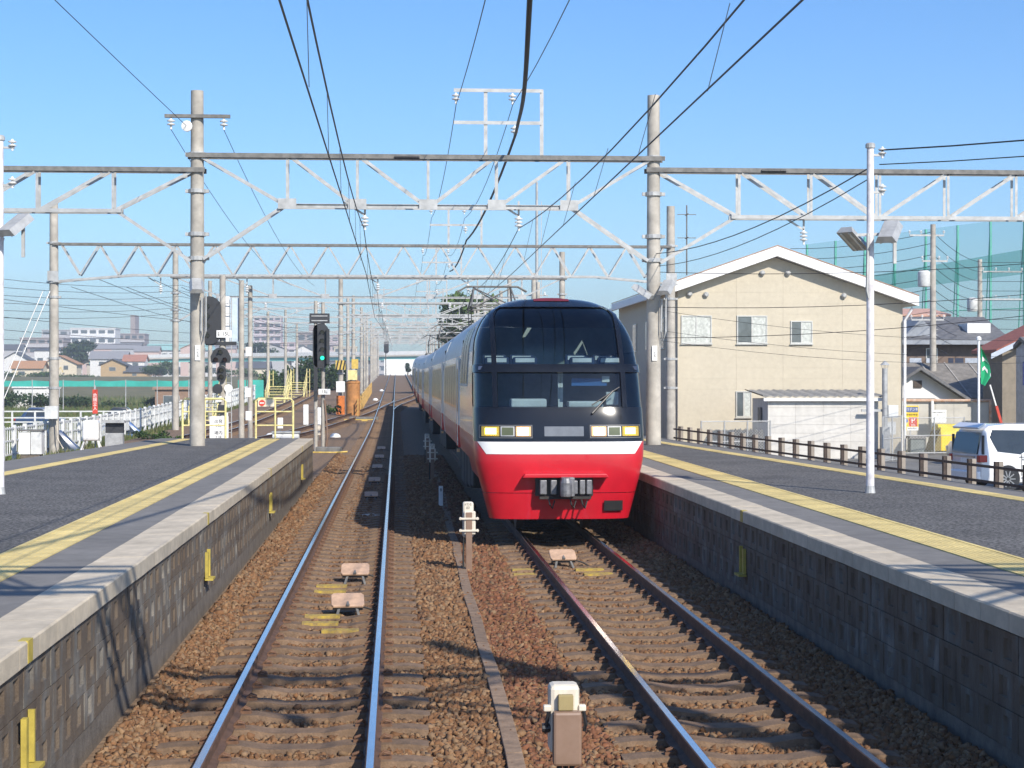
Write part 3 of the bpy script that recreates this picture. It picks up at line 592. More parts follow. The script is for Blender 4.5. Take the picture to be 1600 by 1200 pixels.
def car(k, label, ys, lead=False, panto=None):
    Y = ys + CARL/2; slope = math.atan((zt(ys+CARL)-zt(ys))/CARL)
    t = thing('train_car', label, 'train car', (TRK['R'], ys, zt(ys)), 0, 'cars of the red and white train'); t.rotation_euler = (slope, 0, 0)
    a = NB if lead else 0.15; e = CARL-0.15
    body_strip(1.18, 1.62, a, e, 3).build('lower_side_panel', RED, t, smooth=True)
    body_strip(1.62, 3.02, a, e, 8).build('upper_side_panel', TSHADE, t, smooth=True)
    roof_strip(3.02, a, e).build('roof', TROOF, t, smooth=True)
    for y, nm in ((e, 'end_wall'),) + (() if lead else ((a, 'end_wall'),)):
        s = section(1.18, 3.93, 20); g = MB(); g.prism([(x, z) for x, z in s] + [(-x, z) for x, z in reversed(s)][1:], y-0.01, y+0.01, 'y'); g.build(nm, TWHITE, t)
    g = MB(); g.box(-0.7,0.7,e+0.012,CARL+0.15,1.2,3.3); g.build('gangway_bellows', DARK, t)
    g = MB(); g.box(-1.25,1.25,a,e,1.10,1.178); g.build('floor_frame', UNDER, t)
    rr = random.Random(k); y = 5.0 if lead else 4.6
    while y < 12.3:
        L = rr.uniform(0.8, 2.0); g = MB(); g.box(-1.2,-0.35,y,y+L,rr.uniform(0.35,0.55),1.098); g.box(0.35,1.2,y,y+L,rr.uniform(0.35,0.55),1.098); g.build('underfloor_equipment', UNDER, t, bev=0.03); y += L+rr.uniform(0.15,0.5)
    bogie(t, 2.9 if lead else 2.3); bogie(t, CARL-2.4)
    doors = [7.6] if lead else [1.6, CARL-1.6]
    for yd in doors:
        for sg in (-1, 1):
            g = MB(); g.box(*sorted((sg*1.383,sg*1.398)), yd-0.45, yd+0.45, 1.22, 2.95); d = g.build('door', TWHITE, t)
            g = MB(); g.box(*sorted((sg*1.399,sg*1.404)), yd-0.28, yd+0.28, 1.9, 2.75); g.build('door_glass', SGLASS, d)
            for q in (-1, 1):
                g = MB(); g.box(*sorted((sg*1.375,sg*1.405)), yd+q*0.5-0.03, yd+q*0.5+0.03, 1.64, 3.0); g.build('door_pillar', TWHITE, t)
                g = MB(); g.box(*sorted((sg*1.35,sg*1.405)), yd+q*0.5-0.03, yd+q*0.5+0.03, 1.20, 1.638); g.build('door_pillar', RED, t)
            g = MB(); g.box(*sorted((sg*1.36,sg*1.42)), yd-0.35, yd-0.25, 1.10, 1.16); g.build('step_lamp', mat('step_reflector', (0.8,0.45,0.2), 0.4), t)
    ws = [(8.35+i*1.62, 9.9+i*1.62) for i in range(6)] if lead else [(2.4+i*1.64, 3.95+i*1.64) for i in range(8)]
    for y0, y1 in ws: side_window(t, y0, y1, 1.95, 2.88)
    for yv in ((6.6,) if lead else (1.0,)):
        for sg in (-1, 1):
            for dz in (0, 0.17): g = MB(); g.box(*sorted((sg*1.24,sg*1.325)), yv-0.12, yv+0.12, 3.03+dz, 3.14+dz); g.build('side_indicator', BLACKP, t)
    yu = 9.0
    for yu in (5.5, 9.5, 13.5):
        if panto and abs(yu-panto) < 2.2: continue
        g = MB(); g.prism([(-0.8,3.76),(0.8,3.76),(0.72,3.99),(-0.72,3.99)], yu-1.2, yu+1.2, 'y'); 
        if False: g.build('roof_cooler', TROOF, t, bev=0.03)
    if panto: pantograph(t, panto)
    return t
FACE_Y = 28.45
c1 = car(1, 'leading red and white train car with tall curved double windscreen and lit headlamps', FACE_Y, lead=True)
for k, wd in enumerate(('second','third','fourth','fifth','sixth')):
    car(k+2, '%s car of the train behind the leading windscreen car' % wd, FACE_Y+(k+1)*(CARL+0.25), panto={0:2.3, 2:1.4, 3:10.5}.get(k))
# nose of the leading car
w_ = lambda z: wfun(z)
merge(npatch(lambda z:-w_(z), w_, 0.735, 1.56, 48, 16), *[side_fill(0.95, 1.56, s) for s in (-1,1)]).build('nose_panel', RED, c1, smooth=True)
merge(npatch(lambda z:-w_(z), w_, 0.31, 0.725, 48, 8, thick=0.04)).build('front_skirt', RED, c1, smooth=True)
npatch(lambda z:-(1.19+(z-1.35)*0.7), lambda z:(1.19+(z-1.35)*0.7), 1.352, 1.548, 40, 4, off=0.006).build('white_band', TWHITE, c1, smooth=True)
merge(npatch(lambda z:-w_(z), w_, 1.55, 2.10, 48, 10, off=0.002), *[side_fill(1.55, 2.1, s) for s in (-1,1)][:0]).build('black_band', TBLACK, c1, smooth=True)
merge(*[side_fill(1.55, 1.62, s, 2) for s in (-1,1)]).build('nose_flank', RED, c1, smooth=True)
merge(*[side_fill(1.62, 3.02, s, 12) for s in (-1,1)]).build('nose_flank', TSHADE, c1, smooth=True)
npatch(-1.0, 1.0, 2.10, 2.655, 24, 8, off=-0.012).build('lower_windscreen', GLASS, c1, smooth=True)
npatch(lambda z:-min(1.0, 0.93*w_(z)), lambda z: min(1.0, 0.93*w_(z)), 2.785, 3.77, 24, 16, off=-0.012).build('upper_windscreen', GLASS, c1, smooth=True)
npatch(lambda z:-w_(z), w_, 2.655, 2.785, 48, 4, off=0.014).build('window_divider', TBLACK, c1, smooth=True)
for s in (-1, 1):
    for z0, z1, nm in ((2.10,2.655,'corner_glass'),(2.785,3.74,'corner_glass')):
        A, B = (lambda z: min(1.08,0.985*w_(z))), w_
        (npatch(A, B, z0, z1, 10, 10, off=-0.012) if s > 0 else npatch(lambda z:-w_(z), lambda z:-min(1.08,0.985*w_(z)), z0, z1, 10, 10, off=-0.012)).build(nm, GLASS, c1, smooth=True)
    a, b = ((lambda z: min(1.0,0.93*w_(z))), (lambda z: min(1.08,0.985*w_(z))))
    (npatch(a, b, 2.09, 3.78, 4, 24, off=0.012, thick=0.03) if s > 0 else npatch(lambda z:-min(1.08,0.985*w_(z)), lambda z:-min(1.0,0.93*w_(z)), 2.09, 3.78, 4, 24, off=0.012, thick=0.03)).build('pillar', TBLACK, c1, smooth=True)
# roof front
def roof_front():
    g = MB(); rows = []
    for j in range(13):
        z = 3.0 + 0.93*(j/12); 
        rows.append(z)
    for sg in (-1, 1):
        v = []
        for z in rows: p = nose(sg, z); v += [(p.x, p.y, z), (p.x, NB, z)]
        g.add(v, [(2*i,2*i+1,2*i+3,2*i+2) for i in range(12)])
    return g
roof_front().build('roof_front', TROOF, c1, smooth=True)
npatch(lambda z:-w_(z), w_, 3.76, 3.928, 30, 5, off=0.008).build('windscreen_header', TBLACK, c1, smooth=True)
npatch(-0.30, 0.30, 3.86, 3.92, 12, 3, off=0.016).build('roof_red_stripe', mat('dull_red', (0.16,0.015,0.02), 0.5), c1, smooth=True)
for i in range(3): side_window(c1, 3.05+i*1.15, 4.05+i*1.15, 2.42, 3.5, True)
# lamp housings
for s in (-1, 1):
    def lp(a, b, z0, z1, nm, m, off): 
        lo, hi = sorted((s*a, s*b)); npatch(lo, hi, z0, z1, 8, 4, off=off).build(nm, m, c1, smooth=True)
    lp(0.46, 1.30, 1.605, 1.815, 'lamp_housing', mat('lamp_bezel', (0.10,0.10,0.10), 0.4), 0.005); lp(0.475, 1.285, 1.62, 1.80, 'lamp_recess', TBLACK, 0.008)
    lp(0.985, 1.26, 1.635, 1.79, 'amber_lamp_glass', LAMPA, 0.012); lp(1.03, 1.20, 1.665, 1.765, 'fog_lamp', LAMPY, 0.018)
    lp(0.745, 0.965, 1.635, 1.79, 'marker_lamp_rim', GALV, 0.011); lp(0.765, 0.945, 1.65, 1.775, 'marker_lamp', LAMPO, 0.015)
    lp(0.485, 0.725, 1.635, 1.79, 'headlamp_rim', mat('headlamp_reflector_lit', (0.3,0.2,0.12), 0.3, emit=(1.0,0.55,0.22), estr=0.75), 0.012); lp(0.525, 0.695, 1.655, 1.77, 'headlamp', LAMPW, 0.018)
npatch(-0.38, 0.42, 1.60, 1.825, 10, 3, off=0.007).build('number_panel_frame', TBLACK, c1, smooth=True)
npatch(-0.27, 0.36, 1.635, 1.79, 8, 3, off=0.011).build('destination_panel', mat('panel_glass', (0.16,0.17,0.18), 0.12, var=0.2, coat=0.5), c1, smooth=True)
g = MB(); g.prism([(-0.63,0.985),(0.74,0.985),(0.70,1.045),(-0.60,1.045)], -0.22, 0.2, 'y'); g.build('coupler_shelf', RED, c1, bev=0.012)
g = MB(); g.box(-0.42,0.50,-0.05,0.3,0.69,0.983); g.build('coupler_recess', BLACKP, c1)
g = MB(); g.box(-0.03,0.17,-0.42,-0.052,0.70,1.0); g.lathe([(0.085,0),(0.095,0.05),(0.095,0.22),(0.07,0.30)], (0.03,-0.45,0.70), 12); g.box(0.10,0.22,-0.40,-0.1,0.74,0.95); g.build('coupler', COUP, c1, bev=0.012)
for x0, x1 in ((-0.36,-0.25),(-0.19,-0.09),(0.27,0.36),(0.38,0.47)): g = MB(); g.box(x0,x1,-0.20,-0.052,0.72,0.95); g.build('connector_box', COUP, c1, bev=0.015)
g = MB(); g.box(-0.36,0.46,-0.15,-0.052,0.645,0.688); g.build('coupler_tray', UNDER, c1)
for x in (-0.22, 0.12, 0.30): g = MB(); g.tube([(x,-0.12,0.66),(x+0.02,-0.2,0.56),(x+0.06,-0.15,0.50),(x+0.1,-0.1,0.62)], 0.014, 6); g.build('hose', DARK, c1)
npatch(0.68, 0.98, 0.45, 0.615, 6, 3, off=0.045).build('vent_panel', BLACKP, c1)
for j in range(7): npatch(0.69, 0.97, 0.458+j*0.022, 0.466+j*0.022, 4, 1, off=0.05).build('vent_slat', UNDER, c1)
g = MB(); p1 = nose(0.36, 2.0)+Vector((0,-0.05,0)); p2 = nose(0.62, 2.36)+Vector((0,-0.05,0)); g.tube([p1, p2], 0.016, 6); p3 = nose(0.36,2.13)+Vector((0,-0.045,0)); p4 = nose(0.70,2.42)+Vector((0,-0.045,0)); g.tube([p3,p4], 0.010, 6); g.build('wiper', BLACKP, c1)
g = MB(); g.box(0.22,0.80,0.62,0.64,2.44,2.56); g.build('blue_reflection', mat('reflection_blue', (0.05,0.16,0.42), 0.4), c1); g = MB(); g.box(0.72,0.84,0.60,0.618,2.50,2.60); g.build('white_reflection', WHITEP, c1)  # added blue and white panels imitate a reflection in the right-hand glass
# cab and observation deck behind the glass
g = MB(); g.box(-1.25,1.25,0.75,2.95,2.02,2.08); g.build('cab_floor', BLACKP, c1)
g = MB(); g.box(-1.3,1.3,0.68,2.95,2.70,2.76); g.build('deck_floor', SEAT, c1)
g = MB(); g.box(-1.22,1.22,2.90,2.96,1.9,3.45); g.build('cab_back_wall', CABI, c1)
g = MB(); g.box(-0.78,-0.2,0.42,0.85,2.085,2.23); g.build('console', HEADC, c1, bev=0.03); g = MB(); g.box(0.15,0.72,0.42,0.8,2.085,2.19); g.build('console', HEADC, c1, bev=0.03)
g = MB(); g.box(0.03,0.11,0.95,1.1,2.085,2.698); g.build('cab_post', HEADC, c1)
g = MB(); g.box(0.78,0.98,0.55,0.62,2.13,2.34); g.build('cab_display', HEADC, c1, bev=0.01)
for row, yy in enumerate((1.45, 2.3)):
    for x in (-0.95, -0.48, 0.48, 0.95):
        g = MB(); g.box(x-0.21,x+0.21,yy,yy+0.12,2.765,2.92+row*0.05); s_ = g.build('seat', SEAT, c1, bev=0.04)
        g = MB(); g.box(x-0.16,x+0.16,yy-0.012,yy-0.002,2.83+row*0.05,2.90+row*0.05); g.build('headrest_cover', HEADC, s_)
# ---------------------------------------------------------------- gantries
def insulator_mesh(n):
    p = [(0.02,0)]
    for i in range(n): z = -0.06-i*0.085; p += [(0.035,z+0.03),(0.10,z+0.0),(0.095,z-0.018),(0.03,z-0.03)]
    p += [(0.025,-0.06-n*0.085),(0.03,-0.1-n*0.085)]
    g = MB(); g.lathe(p, n=10); return g.mesh('insulator', PORC, True)
INS2 = insulator_mesh(2); INS3 = insulator_mesh(3); INS4 = insulator_mesh(4)
def pole(parent, x, y, z0, z1, r0=0.185, r1=0.15, m=None, name='pole', n=16):
    g = MB(); g.tube([(x,y,z0),(x,y,(z0+z1)/2),(x,y,z1)], [r0,(r0+r1)/2,r1], n); o = g.build(name, m or CONC, parent, smooth=True); return o
def clamp(parent, x, y, z, r=0.19):
    g = MB(); g.lathe([(r,-0.05),(r+0.02,-0.045),(r+0.02,0.045),(r,0.05)], (x,y,z), 14); g.box(x-r-0.09,x-r+0.01,y-0.05,y+0.05,z-0.04,z+0.04); g.box(x+r-0.01,x+r+0.09,y-0.05,y+0.05,z-0.04,z+0.04); g.build('clamp_band', GALV, parent)
def angle(g, p, q, w=0.09, d=0.012):                         # an L-section member
    p = Vector(p); q = Vector(q); g.bar(p, q, w, d, up=(0,1,0) if abs((q-p).normalized().y) < .9 else (0,0,1)); 
    dv = (q-p).normalized(); n = Vector((0,1,0)).cross(dv).normalized(); g.bar(p+n*(w/2)*0+Vector((0,w/2,0)), q+n*0+Vector((0,w/2,0)), d, w, up=(0,1,0)); return g
def member(t, nm, p, q, w=0.09, m=None): g = MB(); angle(g, p, q, w); return g.build(nm, m or GALV, t)
def truss_gantry(label, y, xl, xr, zt_, zb, nodes, zk, ztop, side_l=None, side_r=None, lamps=False, zbase=(-0.3,-0.3)):
    z0 = zt(y); t = thing('catenary_gantry', label, 'gantry', (0, y, z0), 0, 'overhead line gantries')
    pole(t, xl, 0, zbase[0], ztop); pole(t, xr, 0, zbase[1], ztop)
    for x in (xl, xr):
        for z in (zt_-0.02, zk+0.02, zk+0.6, zt_-0.9): clamp(t, x, 0, z)
    for yy in (-0.16, 0.16):
        g = MB(); g.box(xl-0.25, xr+0.25, yy-0.05, yy+0.05, zt_-0.012, zt_); g.box(xl-0.25, xr+0.25, yy-0.006+math.copysign(0.05,yy), yy+0.006+math.copysign(0.05,yy), zt_-0.11, zt_-0.0125); g.build('top_chord', GALVD, t)
        g = MB(); g.box(nodes[0]-0.15, nodes[-1]+0.15, yy-0.045, yy+0.045, zb-0.012, zb); g.box(nodes[0]-0.15, nodes[-1]+0.15, yy-0.006, yy+0.006, zb-0.1, zb-0.0125); g.build('bottom_chord', GALV, t)
        mid = (xl+xr)/2
        for i, x in enumerate(nodes):
            member(t, 'vertical_strut', (x, yy, zb), (x, yy, zt_-0.1), 0.065)
            px_ = xl if i == 0 else nodes[i-1]
            if x < mid+0.4: member(t, 'diagonal_strut', (px_+0.12, yy, zt_-0.1), (x-0.1, yy, zb), 0.07)
            nx_ = xr if i == len(nodes)-1 else nodes[i+1]
            if x > mid-0.4 or len(nodes) == 1: member(t, 'diagonal_strut', (nx_-0.12, yy, zt_-0.1), (x+0.1, yy, zb), 0.07)
        member(t, 'knee_brace', (nodes[0], yy, zb), (xl+0.15, yy, zk), 0.075); member(t, 'knee_brace', (nodes[-1], yy, zb), (xr-0.15, yy, zk), 0.075)
    for x in nodes:
        g = MB(); g.box(x-0.22,x+0.22,-0.225,-0.215,zb-0.13,zb+0.12); g.build('gusset_plate', GALV, t)
    for sd, xp, dirn in ((side_l, xl, -1), (side_r, xr, 1)):
        if not sd: continue
        st, sb, sn, xend = sd
        for yy in (-0.16, 0.16):
            g = MB(); g.box(*sorted((xp-dirn*0.2, xend)), yy-0.05, yy+0.05, st-0.012, st); g.box(*sorted((xp-dirn*0.2, xend)), yy-0.006+math.copysign(0.05,yy), yy+0.006+math.copysign(0.05,yy), st-0.11, st-0.0125); g.build('top_chord', GALVD, t)
            g = MB(); g.box(*sorted((sn[0]-dirn*0.2, xend)), yy-0.045, yy+0.045, sb-0.09, sb); g.build('bottom_chord', GALV, t)
            for i, x in enumerate(sn):
                member(t, 'vertical_strut', (x, yy, sb), (x, yy, st-0.1), 0.065); px_ = xp if i == 0 else sn[i-1]
                if i < 3: member(t, 'diagonal_strut', (px_+dirn*0.12, yy, st-0.1), (x-dirn*0.1, yy, sb), 0.07)
                else: member(t, 'diagonal_strut', (x, yy, st-0.1), (px_+dirn*0.1, yy, sb), 0.07)
            member(t, 'knee_brace', (sn[0], yy, sb), (xp+dirn*0.15, yy, zk-0.05), 0.075)
        pole(t, xend, 0, -0.9, ztop-0.6)
    return t
def hang_insulator(t, x, y, z, me=None, arm=True):
    if arm:
        member(t, 'hanger', (x-0.5, y, z+0.32), (x, y, z), 0.05); member(t, 'hanger', (x, y, z+0.36), (x, y, z), 0.05)
    obj('insulator', me or INS3, t, (x, y, z))
def lamp_unit(t, x, y, z, yaw, sc=1.0):                       # boxy twin-tube platform floodlight
    g = MB(); g.prism([(-0.2,0.0),(0.2,0.0),(0.13,0.13),(-0.13,0.13)], -0.32, 0.32, 'y'); h = g.build('lamp_housing', GALV, t); h.location = (x,y,z); h.rotation_euler = (R(32),0,yaw); h.scale = (sc,)*3
    g = MB()
    for k in (-0.1, 0.1): g.tube([(k,-0.29,-0.012),(k,0.29,-0.012)], 0.02, 8)
    g.build('lamp_tube', mat('lamp_tube_white', (0.7,0.68,0.6), 0.3), h)
def outrigger(t, x0, x1, xm, zb):                             # square frame for the feeder wires on top of the beam
    for x in (xm, x1): member(t, 'mast', (x, 0, zb), (x, 0, zb+1.62), 0.09)
    for z in (zb+1.58, zb+0.8): member(t, 'cross_arm', (x0, -0.022, z), (x1, -0.022, z), 0.085)
    for x, z in ((x0+0.05, zb+1.52), (xm+0.65, zb+1.52), (xm+0.7, zb+0.74)): obj('insulator', INS2, t, (x, 0, z))
N1 = [-2.6,-0.93,0.77,2.42,4.17]
GB = (PZ+0.002, PZ+0.002)
SR = (7.68, 6.54, [8.33,10.1,11.8,13.5,15.2,16.9], 19.0); SL_ = (7.6, 6.6, [-6.72,-8.5,-10.2], -13.5)
def dress_main(t, lamps=True):
    outrigger(t, 1.39, 3.52, 2.16, 7.95)
    hang_insulator(t, -0.75, 0, 6.5, INS3); hang_insulator(t, 2.96, 0, 6.5, INS3)
    hang_insulator(t, 9.95, 0, 6.2, INS3); 
    g = MB(); g.box(-5.5,-3.95,-0.22,-0.12,8.78,8.86); g.build('cross_arm', GALVD, t); 
    for x in (-5.35,-4.1): obj('insulator', INS2, t, (x,-0.17,8.77))
    g = MB(); g.lathe([(0.05,-0.1),(0.13,-0.08),(0.13,0.0),(0.05,0.04)], (-4.95,-0.35,8.55), 12, axis='y'); g.build('insulator', PORC, t, smooth=True)
    for k in range(8): g = MB(); g.lathe([(0.035,-0.035),(0.035,0.035)], (0.0+k*0.075,-0.24,7.87), 8, axis='x'); g.build('cable_cleat', BLACKP, t)
    for k in range(8): g = MB(); g.lathe([(0.035,-0.035),(0.035,0.035)], (8.9+k*0.075,-0.24,7.61), 8, axis='x'); g.build('cable_cleat', BLACKP, t)
    if lamps:
        lamp_unit(t, -4.72, -0.42, 4.72, R(8), 0.85); lamp_unit(t, 6.5, -0.42, 4.72, R(-25), 0.85); lamp_unit(t, 5.95, -0.2, 4.62, R(60), 0.85)
        for x in (-4.62, 6.42):
            g = MB(); g.tube([(x,-0.24,4.5),(x-0.02,-0.22,3.7),(x+0.03,-0.22,3.45),(x+0.1,-0.22,3.7),(x+0.1,-0.22,4.6)], 0.02, 6); g.build('conduit', GALV, t, smooth=True)
        for x in (-4.72, 6.25):
            g = MB(); g.box(x-0.06,x+0.06,-0.2,-0.182,3.0,3.36); g.build('number_plate', WHITEP, t)
            text('一\n七\n五', 0.075, 'plate_lettering', BLACKP, t, (x,-0.203,3.18))
g0 = truss_gantry('overhead gantry nearest the camera, known by its shadow across the near ballast', 6.6, -4.75, 6.25, 7.95, 6.75, N1, 5.42, 9.45, None, (7.68,6.54,[8.33,10.1,11.8],14), zbase=GB)
hang_insulator(g0, -0.75, 0, 6.5, INS3); hang_insulator(g0, 3.1, 0, 6.3, INS3)
g1 = truss_gantry('tall lattice gantry spanning both tracks from two concrete poles on the platforms', 43.3, -4.75, 6.25, 7.95, 6.75, N1, 5.42, 9.45, SL_, SR, zbase=GB)
dress_main(g1)
def warren_gantry(label, y, xl, xr, zt_, zb, ztop, step, base=-0.5, dress=()):
    t = thing('catenary_gantry', label, 'gantry', (0, y, zt(y)), 0, 'overhead line gantries')
    for x in (xl, xr):
        pole(t, x, 0, base, ztop, 0.21, 0.17)
        for z in (zt_, zb-0.3, zb-0.9, 3.4, 2.2): clamp(t, x, 0, z, 0.2)
        g = MB(); g.box(x-0.22,x+0.22,-0.24,-0.22,zb-0.25,zb+0.15); g.build('gusset_plate', GALV, t)
    for yy in (-0.22, 0.22):
        g = MB(); g.box(xl, xr, yy-0.05, yy+0.05, zt_-0.09, zt_); g.build('top_chord', GALVD, t)
        x0 = xl+3.2; x1 = xr-3.2
        g = MB(); g.bar((xl, yy, zb-0.28), (x0, yy, zb), 0.08); g.bar((x0, yy, zb), (x1, yy, zb), 0.08); g.bar((x1, yy, zb), (xr, yy, zb-0.28), 0.08); g.build('bottom_chord', GALV, t)
        n = round((xr-xl-0.6)/step); st = (xr-xl-0.6)/n
        for i in range(n):
            x = xl+0.3+i*st; u, v = (zt_-0.05, zb-0.02) if i % 2 == 0 else (zb-0.02, zt_-0.05)
            member(t, 'diagonal_strut', (x, yy, u), (x+st, yy, v), 0.06)
    for x, z in dress: hang_insulator(t, x, 0, z, INS3)
    return t
g2 = warren_gantry('long zigzag lattice gantry behind the first gantry, spanning sidings and platforms', 74, -13.9, 11.4, 8.1, 6.8, 9.75, 0.78, dress=((-0.75,6.5),(2.96,6.5),(-6.1,6.4),(-9.6,6.4)))
outrigger(g2, 1.39, 3.52, 2.16, 8.12)
g3 = truss_gantry('third gantry from the camera with sparse long diagonals', 97, -11.8, 9.0, 8.0, 6.95, [-9.4,-6.6,-3.8,-1.0,1.8,4.4,6.8], 5.6, 9.4)
for x in (-7.0,-4.2,-0.75,2.9): hang_insulator(g3, x, 0, 6.6, INS3, False)
outrigger(g3, 1.39, 3.52, 2.16, 8.0)
far = [(125,-3.84,7.9),(160,-3.8,7.9),(197,-3.8,7.6),(235,-3.8,7.2),(272,-3.8,7.0),(310,-3.8,6.8),(345,-3.8,6.6),(378,-3.8,6.4)]
for k, (y, xl, xr) in enumerate(far):
    wd = ('fourth','fifth','sixth','seventh','eighth','ninth','tenth','eleventh')[k]
    t = truss_gantry('%s gantry from the camera along the line' % wd, y, xl, xr, 7.5, 6.6, [-1.6,0.6,2.8,5.0], 5.3, 9.2)
    for x in (-0.75, 2.9): hang_insulator(t, x, 0, 6.4, INS2, False)
    if k < 6: outrigger(t, 1.39, 3.52, 2.16, 7.5)
    for z in (4.0, 2.6): clamp(t, xl, 0, z)
for k, (y, xl, xr) in enumerate(((111,-11.4,8.8),(142,-3.8,8.2),(178,-10.9,7.8),(216,-3.8,7.5),(253,-10.6,7.1),(291,-3.8,6.9),(327,-3.8,6.7))):
    t = thing('wire_portal', 'light portal frame between the far gantries, %s from the camera' % ('first second third fourth fifth sixth seventh'.split()[k]), 'gantry', (0,y,zt(y)), 0, 'light portals between gantries')
    for x in (xl, xr): pole(t, x, 0, -0.4, 8.4, 0.15, 0.12); clamp(t, x, 0, 6.9, 0.15); clamp(t, x, 0, 5.6, 0.15)
    for z in (7.1, 6.2): g = MB(); g.box(xl,xr,-0.05,0.05,z-0.06,z+0.03); g.build('beam', GALV, t)
    n = int((xr-xl)/2.2)
    for i in range(n): member(t, 'diagonal_strut', (xl+i*(xr-xl)/n,0,7.05 if i % 2 else 6.2), (xl+(i+1)*(xr-xl)/n,0,6.2 if i % 2 else 7.05), 0.05)
    for x in (-0.75,2.9,5.0): g = MB(); g.bar((x,0,7.1),(x,0,8.0),0.06); g.bar((x-0.5,0,7.9),(x+0.5,0,7.9),0.05); g.build('bracket', GALV, t); obj('insulator', INS2, t, (x-0.4,0,7.88)); obj('insulator', INS2, t, (x,0,6.15))
# second row of poles left of the sidings and right of the train
for k, (x, y, h, lab) in enumerate(((-11.6,120,8.4,'first'),(-11.2,158,8.2,'second'),(-11,200,8,'third'),(-11,245,8,'fourth'))):
    t = thing('line_pole', 'slim grey line pole beside the outer siding, %s from the camera' % lab, 'pole', (x,y,zt(y)-0.5), 0, 'poles along the outer siding'); pole(t, 0, 0, 0, h, 0.15, 0.12); g = MB(); g.bar((0,0,h-1),(7,0,h-0.9),0.09,0.12); g.bar((0,0,h-2.3),(2.6,0,h-1),0.06); g.build('bracket_arm', GALV, t); obj('insulator', INS2, t, (5,0,h-1))
for k, (x, y, h, lab) in enumerate(((8.6,112,8.5,'first'),(8.3,142,8.5,'second'),(8.0,175,8.3,'third'))):
    t = thing('line_pole', 'line pole rising behind the train roof, %s from the camera' % lab, 'pole', (x,y,zt(y)-0.5), 0, 'poles behind the train'); pole(t, 0, 0, 0, h+1.0, 0.17, 0.14)
    for z in (h-0.4, h-1.3): g = MB(); g.bar((-1.6,0,z),(0.9,0,z),0.08); g.build('cross_arm', GALV, t)
    for xx in (-1.4,-0.7,0.7): obj('insulator', INS2, t, (xx,0,h-0.42), (math.pi,0,0))
t = thing('radio_mast', 'thin white lattice mast far behind the train', 'mast', (11.0,140,0)); pole(t, 0, 0, -0.3, 18.0, 0.16, 0.10, GALV); g = MB(); g.bar((0.35,0,4),(0.35,0,16.5),0.05); g.build('ladder', GALV, t)
# ---------------------------------------------------------------- wires
def wire(label, pts, r, m=WIRE, n=5, cat='wire', group='overhead wires'):
    g = MB(); g.tube(pts, r, n, caps=False); return tag(g.build('overhead_wire', m, smooth=True), label, cat, group)
GY = [6.6,43.3,74,97,125,160,197,235,272,310,345,378]
for nm, X, xm in (('left', -0.76, -0.78), ('right', 2.76, 2.96)):
    pc = [(X, -12, 5.1)] + [(X + (0.12 if i % 2 else -0.12)*(1 if i > 1 else 0.3), y, zt(y)+5.1) for i, y in enumerate(GY)]
    wire('contact wire over the %s track' % nm, pc, 0.009)
    pm = []
    for a, b in zip([-20]+GY, GY): pm += sag((xm+(0.14 if nm == 'right' and a < 20 else 0), a, zt(a)+6.2), (xm, b, zt(b)+6.2), 0.42, 10)[:-1]
    wire('messenger wire over the %s track' % nm, pm, 0.011)
    d = MB()
    for a, b in zip(GY, GY[1:6]):
        k = int((b-a)/4.5)
        for i in range(1, k):
            u = i/k; y = a+(b-a)*u; z = zt(y)+6.2-4*0.42*u*(1-u); d.tube([(xm,y,z),(X,y,zt(y)+5.1)], 0.004, 4, caps=False)
    tag(d.build('wire_droppers', WIRE), 'thin vertical droppers under the %s messenger wire' % nm, 'wire', kind='stuff')
for X, z, r, s, nm in ((1.45,9.2,0.010,0.5,'upper left feeder wire on the frames above the gantries'),(2.82,9.2,0.010,0.5,'upper right feeder wire on the frames above the gantries')):
    pts = []
    for a, b in zip([-25]+GY, GY): pts += sag((X,a,zt(a)+z-(0.4 if a > 110 else 0)), (X,b,zt(b)+z-(0.4 if b > 110 else 0)), s, 10)[:-1]
    wire(nm, pts, r)
pts = [(0.55,4,8.9),(0.9,10,7.75),(1.5,20,6.95),(2.0,28,7.05),(2.45,36,7.7),(2.88,43.3,8.45)]; q = []
for i in range(len(pts)-1):
    p0, p1, p2, p3 = [Vector(pts[max(0,min(len(pts)-1,i+k))]) for k in (-1,0,1,2)]
    for k in range(6): u = k/6; q.append(0.5*((2*p1)+(p2-p0)*u+(2*p0-5*p1+4*p2-p3)*u*u+(3*p1-p0-3*p2+p3)*u**3))
q += sag((2.88,43.3,8.45), (2.9,74,8.3), 0.35, 10)[1:] + sag((2.9,74,8.3),(2.9,97,8.4),0.3,6)[1:]
wire('thick black feeder cable sagging down the middle of the sky', q, 0.034, CABLE, 8)
wire('thin wire from the upper left to the left gantry pole', sag((-7.0,8,9.6),(-4.95,43.0,8.55),0.05,10), 0.008)
for x in (-5.35, -4.1): wire('pole line running back from the %s insulator of the left gantry pole' % ('outer' if x < -5 else 'inner'), sag((x,43.1,8.5),(x-0.3 if x > -5 else -5.6,97,8.8-1.2),0.6,12), 0.008)
for k, (x0, z0, x1, z1) in enumerate(((-16,5.7,-3.8,6.4),(-16,5.0,-3.8,5.8),(-16,4.5,-3.8,5.3),(-20,4.35,-3.8,5.1))):
    wire('thin line wire crossing the left sky, %s from the top' % ('first','second','third','fourth')[k], sag((x0,66,z0),(x1,160,z1+zt(160)),0.5,12), 0.011)
for k in range(6):
    wire('thin feeder line high over the sidings, %s from the left' % ('first','second','third','fourth','fifth','sixth')[k], sag((-17-0.6*k,58,6.4-0.28*k),(-11.5,97,7.6-0.3*k),0.4,8)+sag((-11.5,97,7.6-0.3*k),(-3.9,160+k*8,8.6-0.25*k),0.4,8)[1:], 0.010)
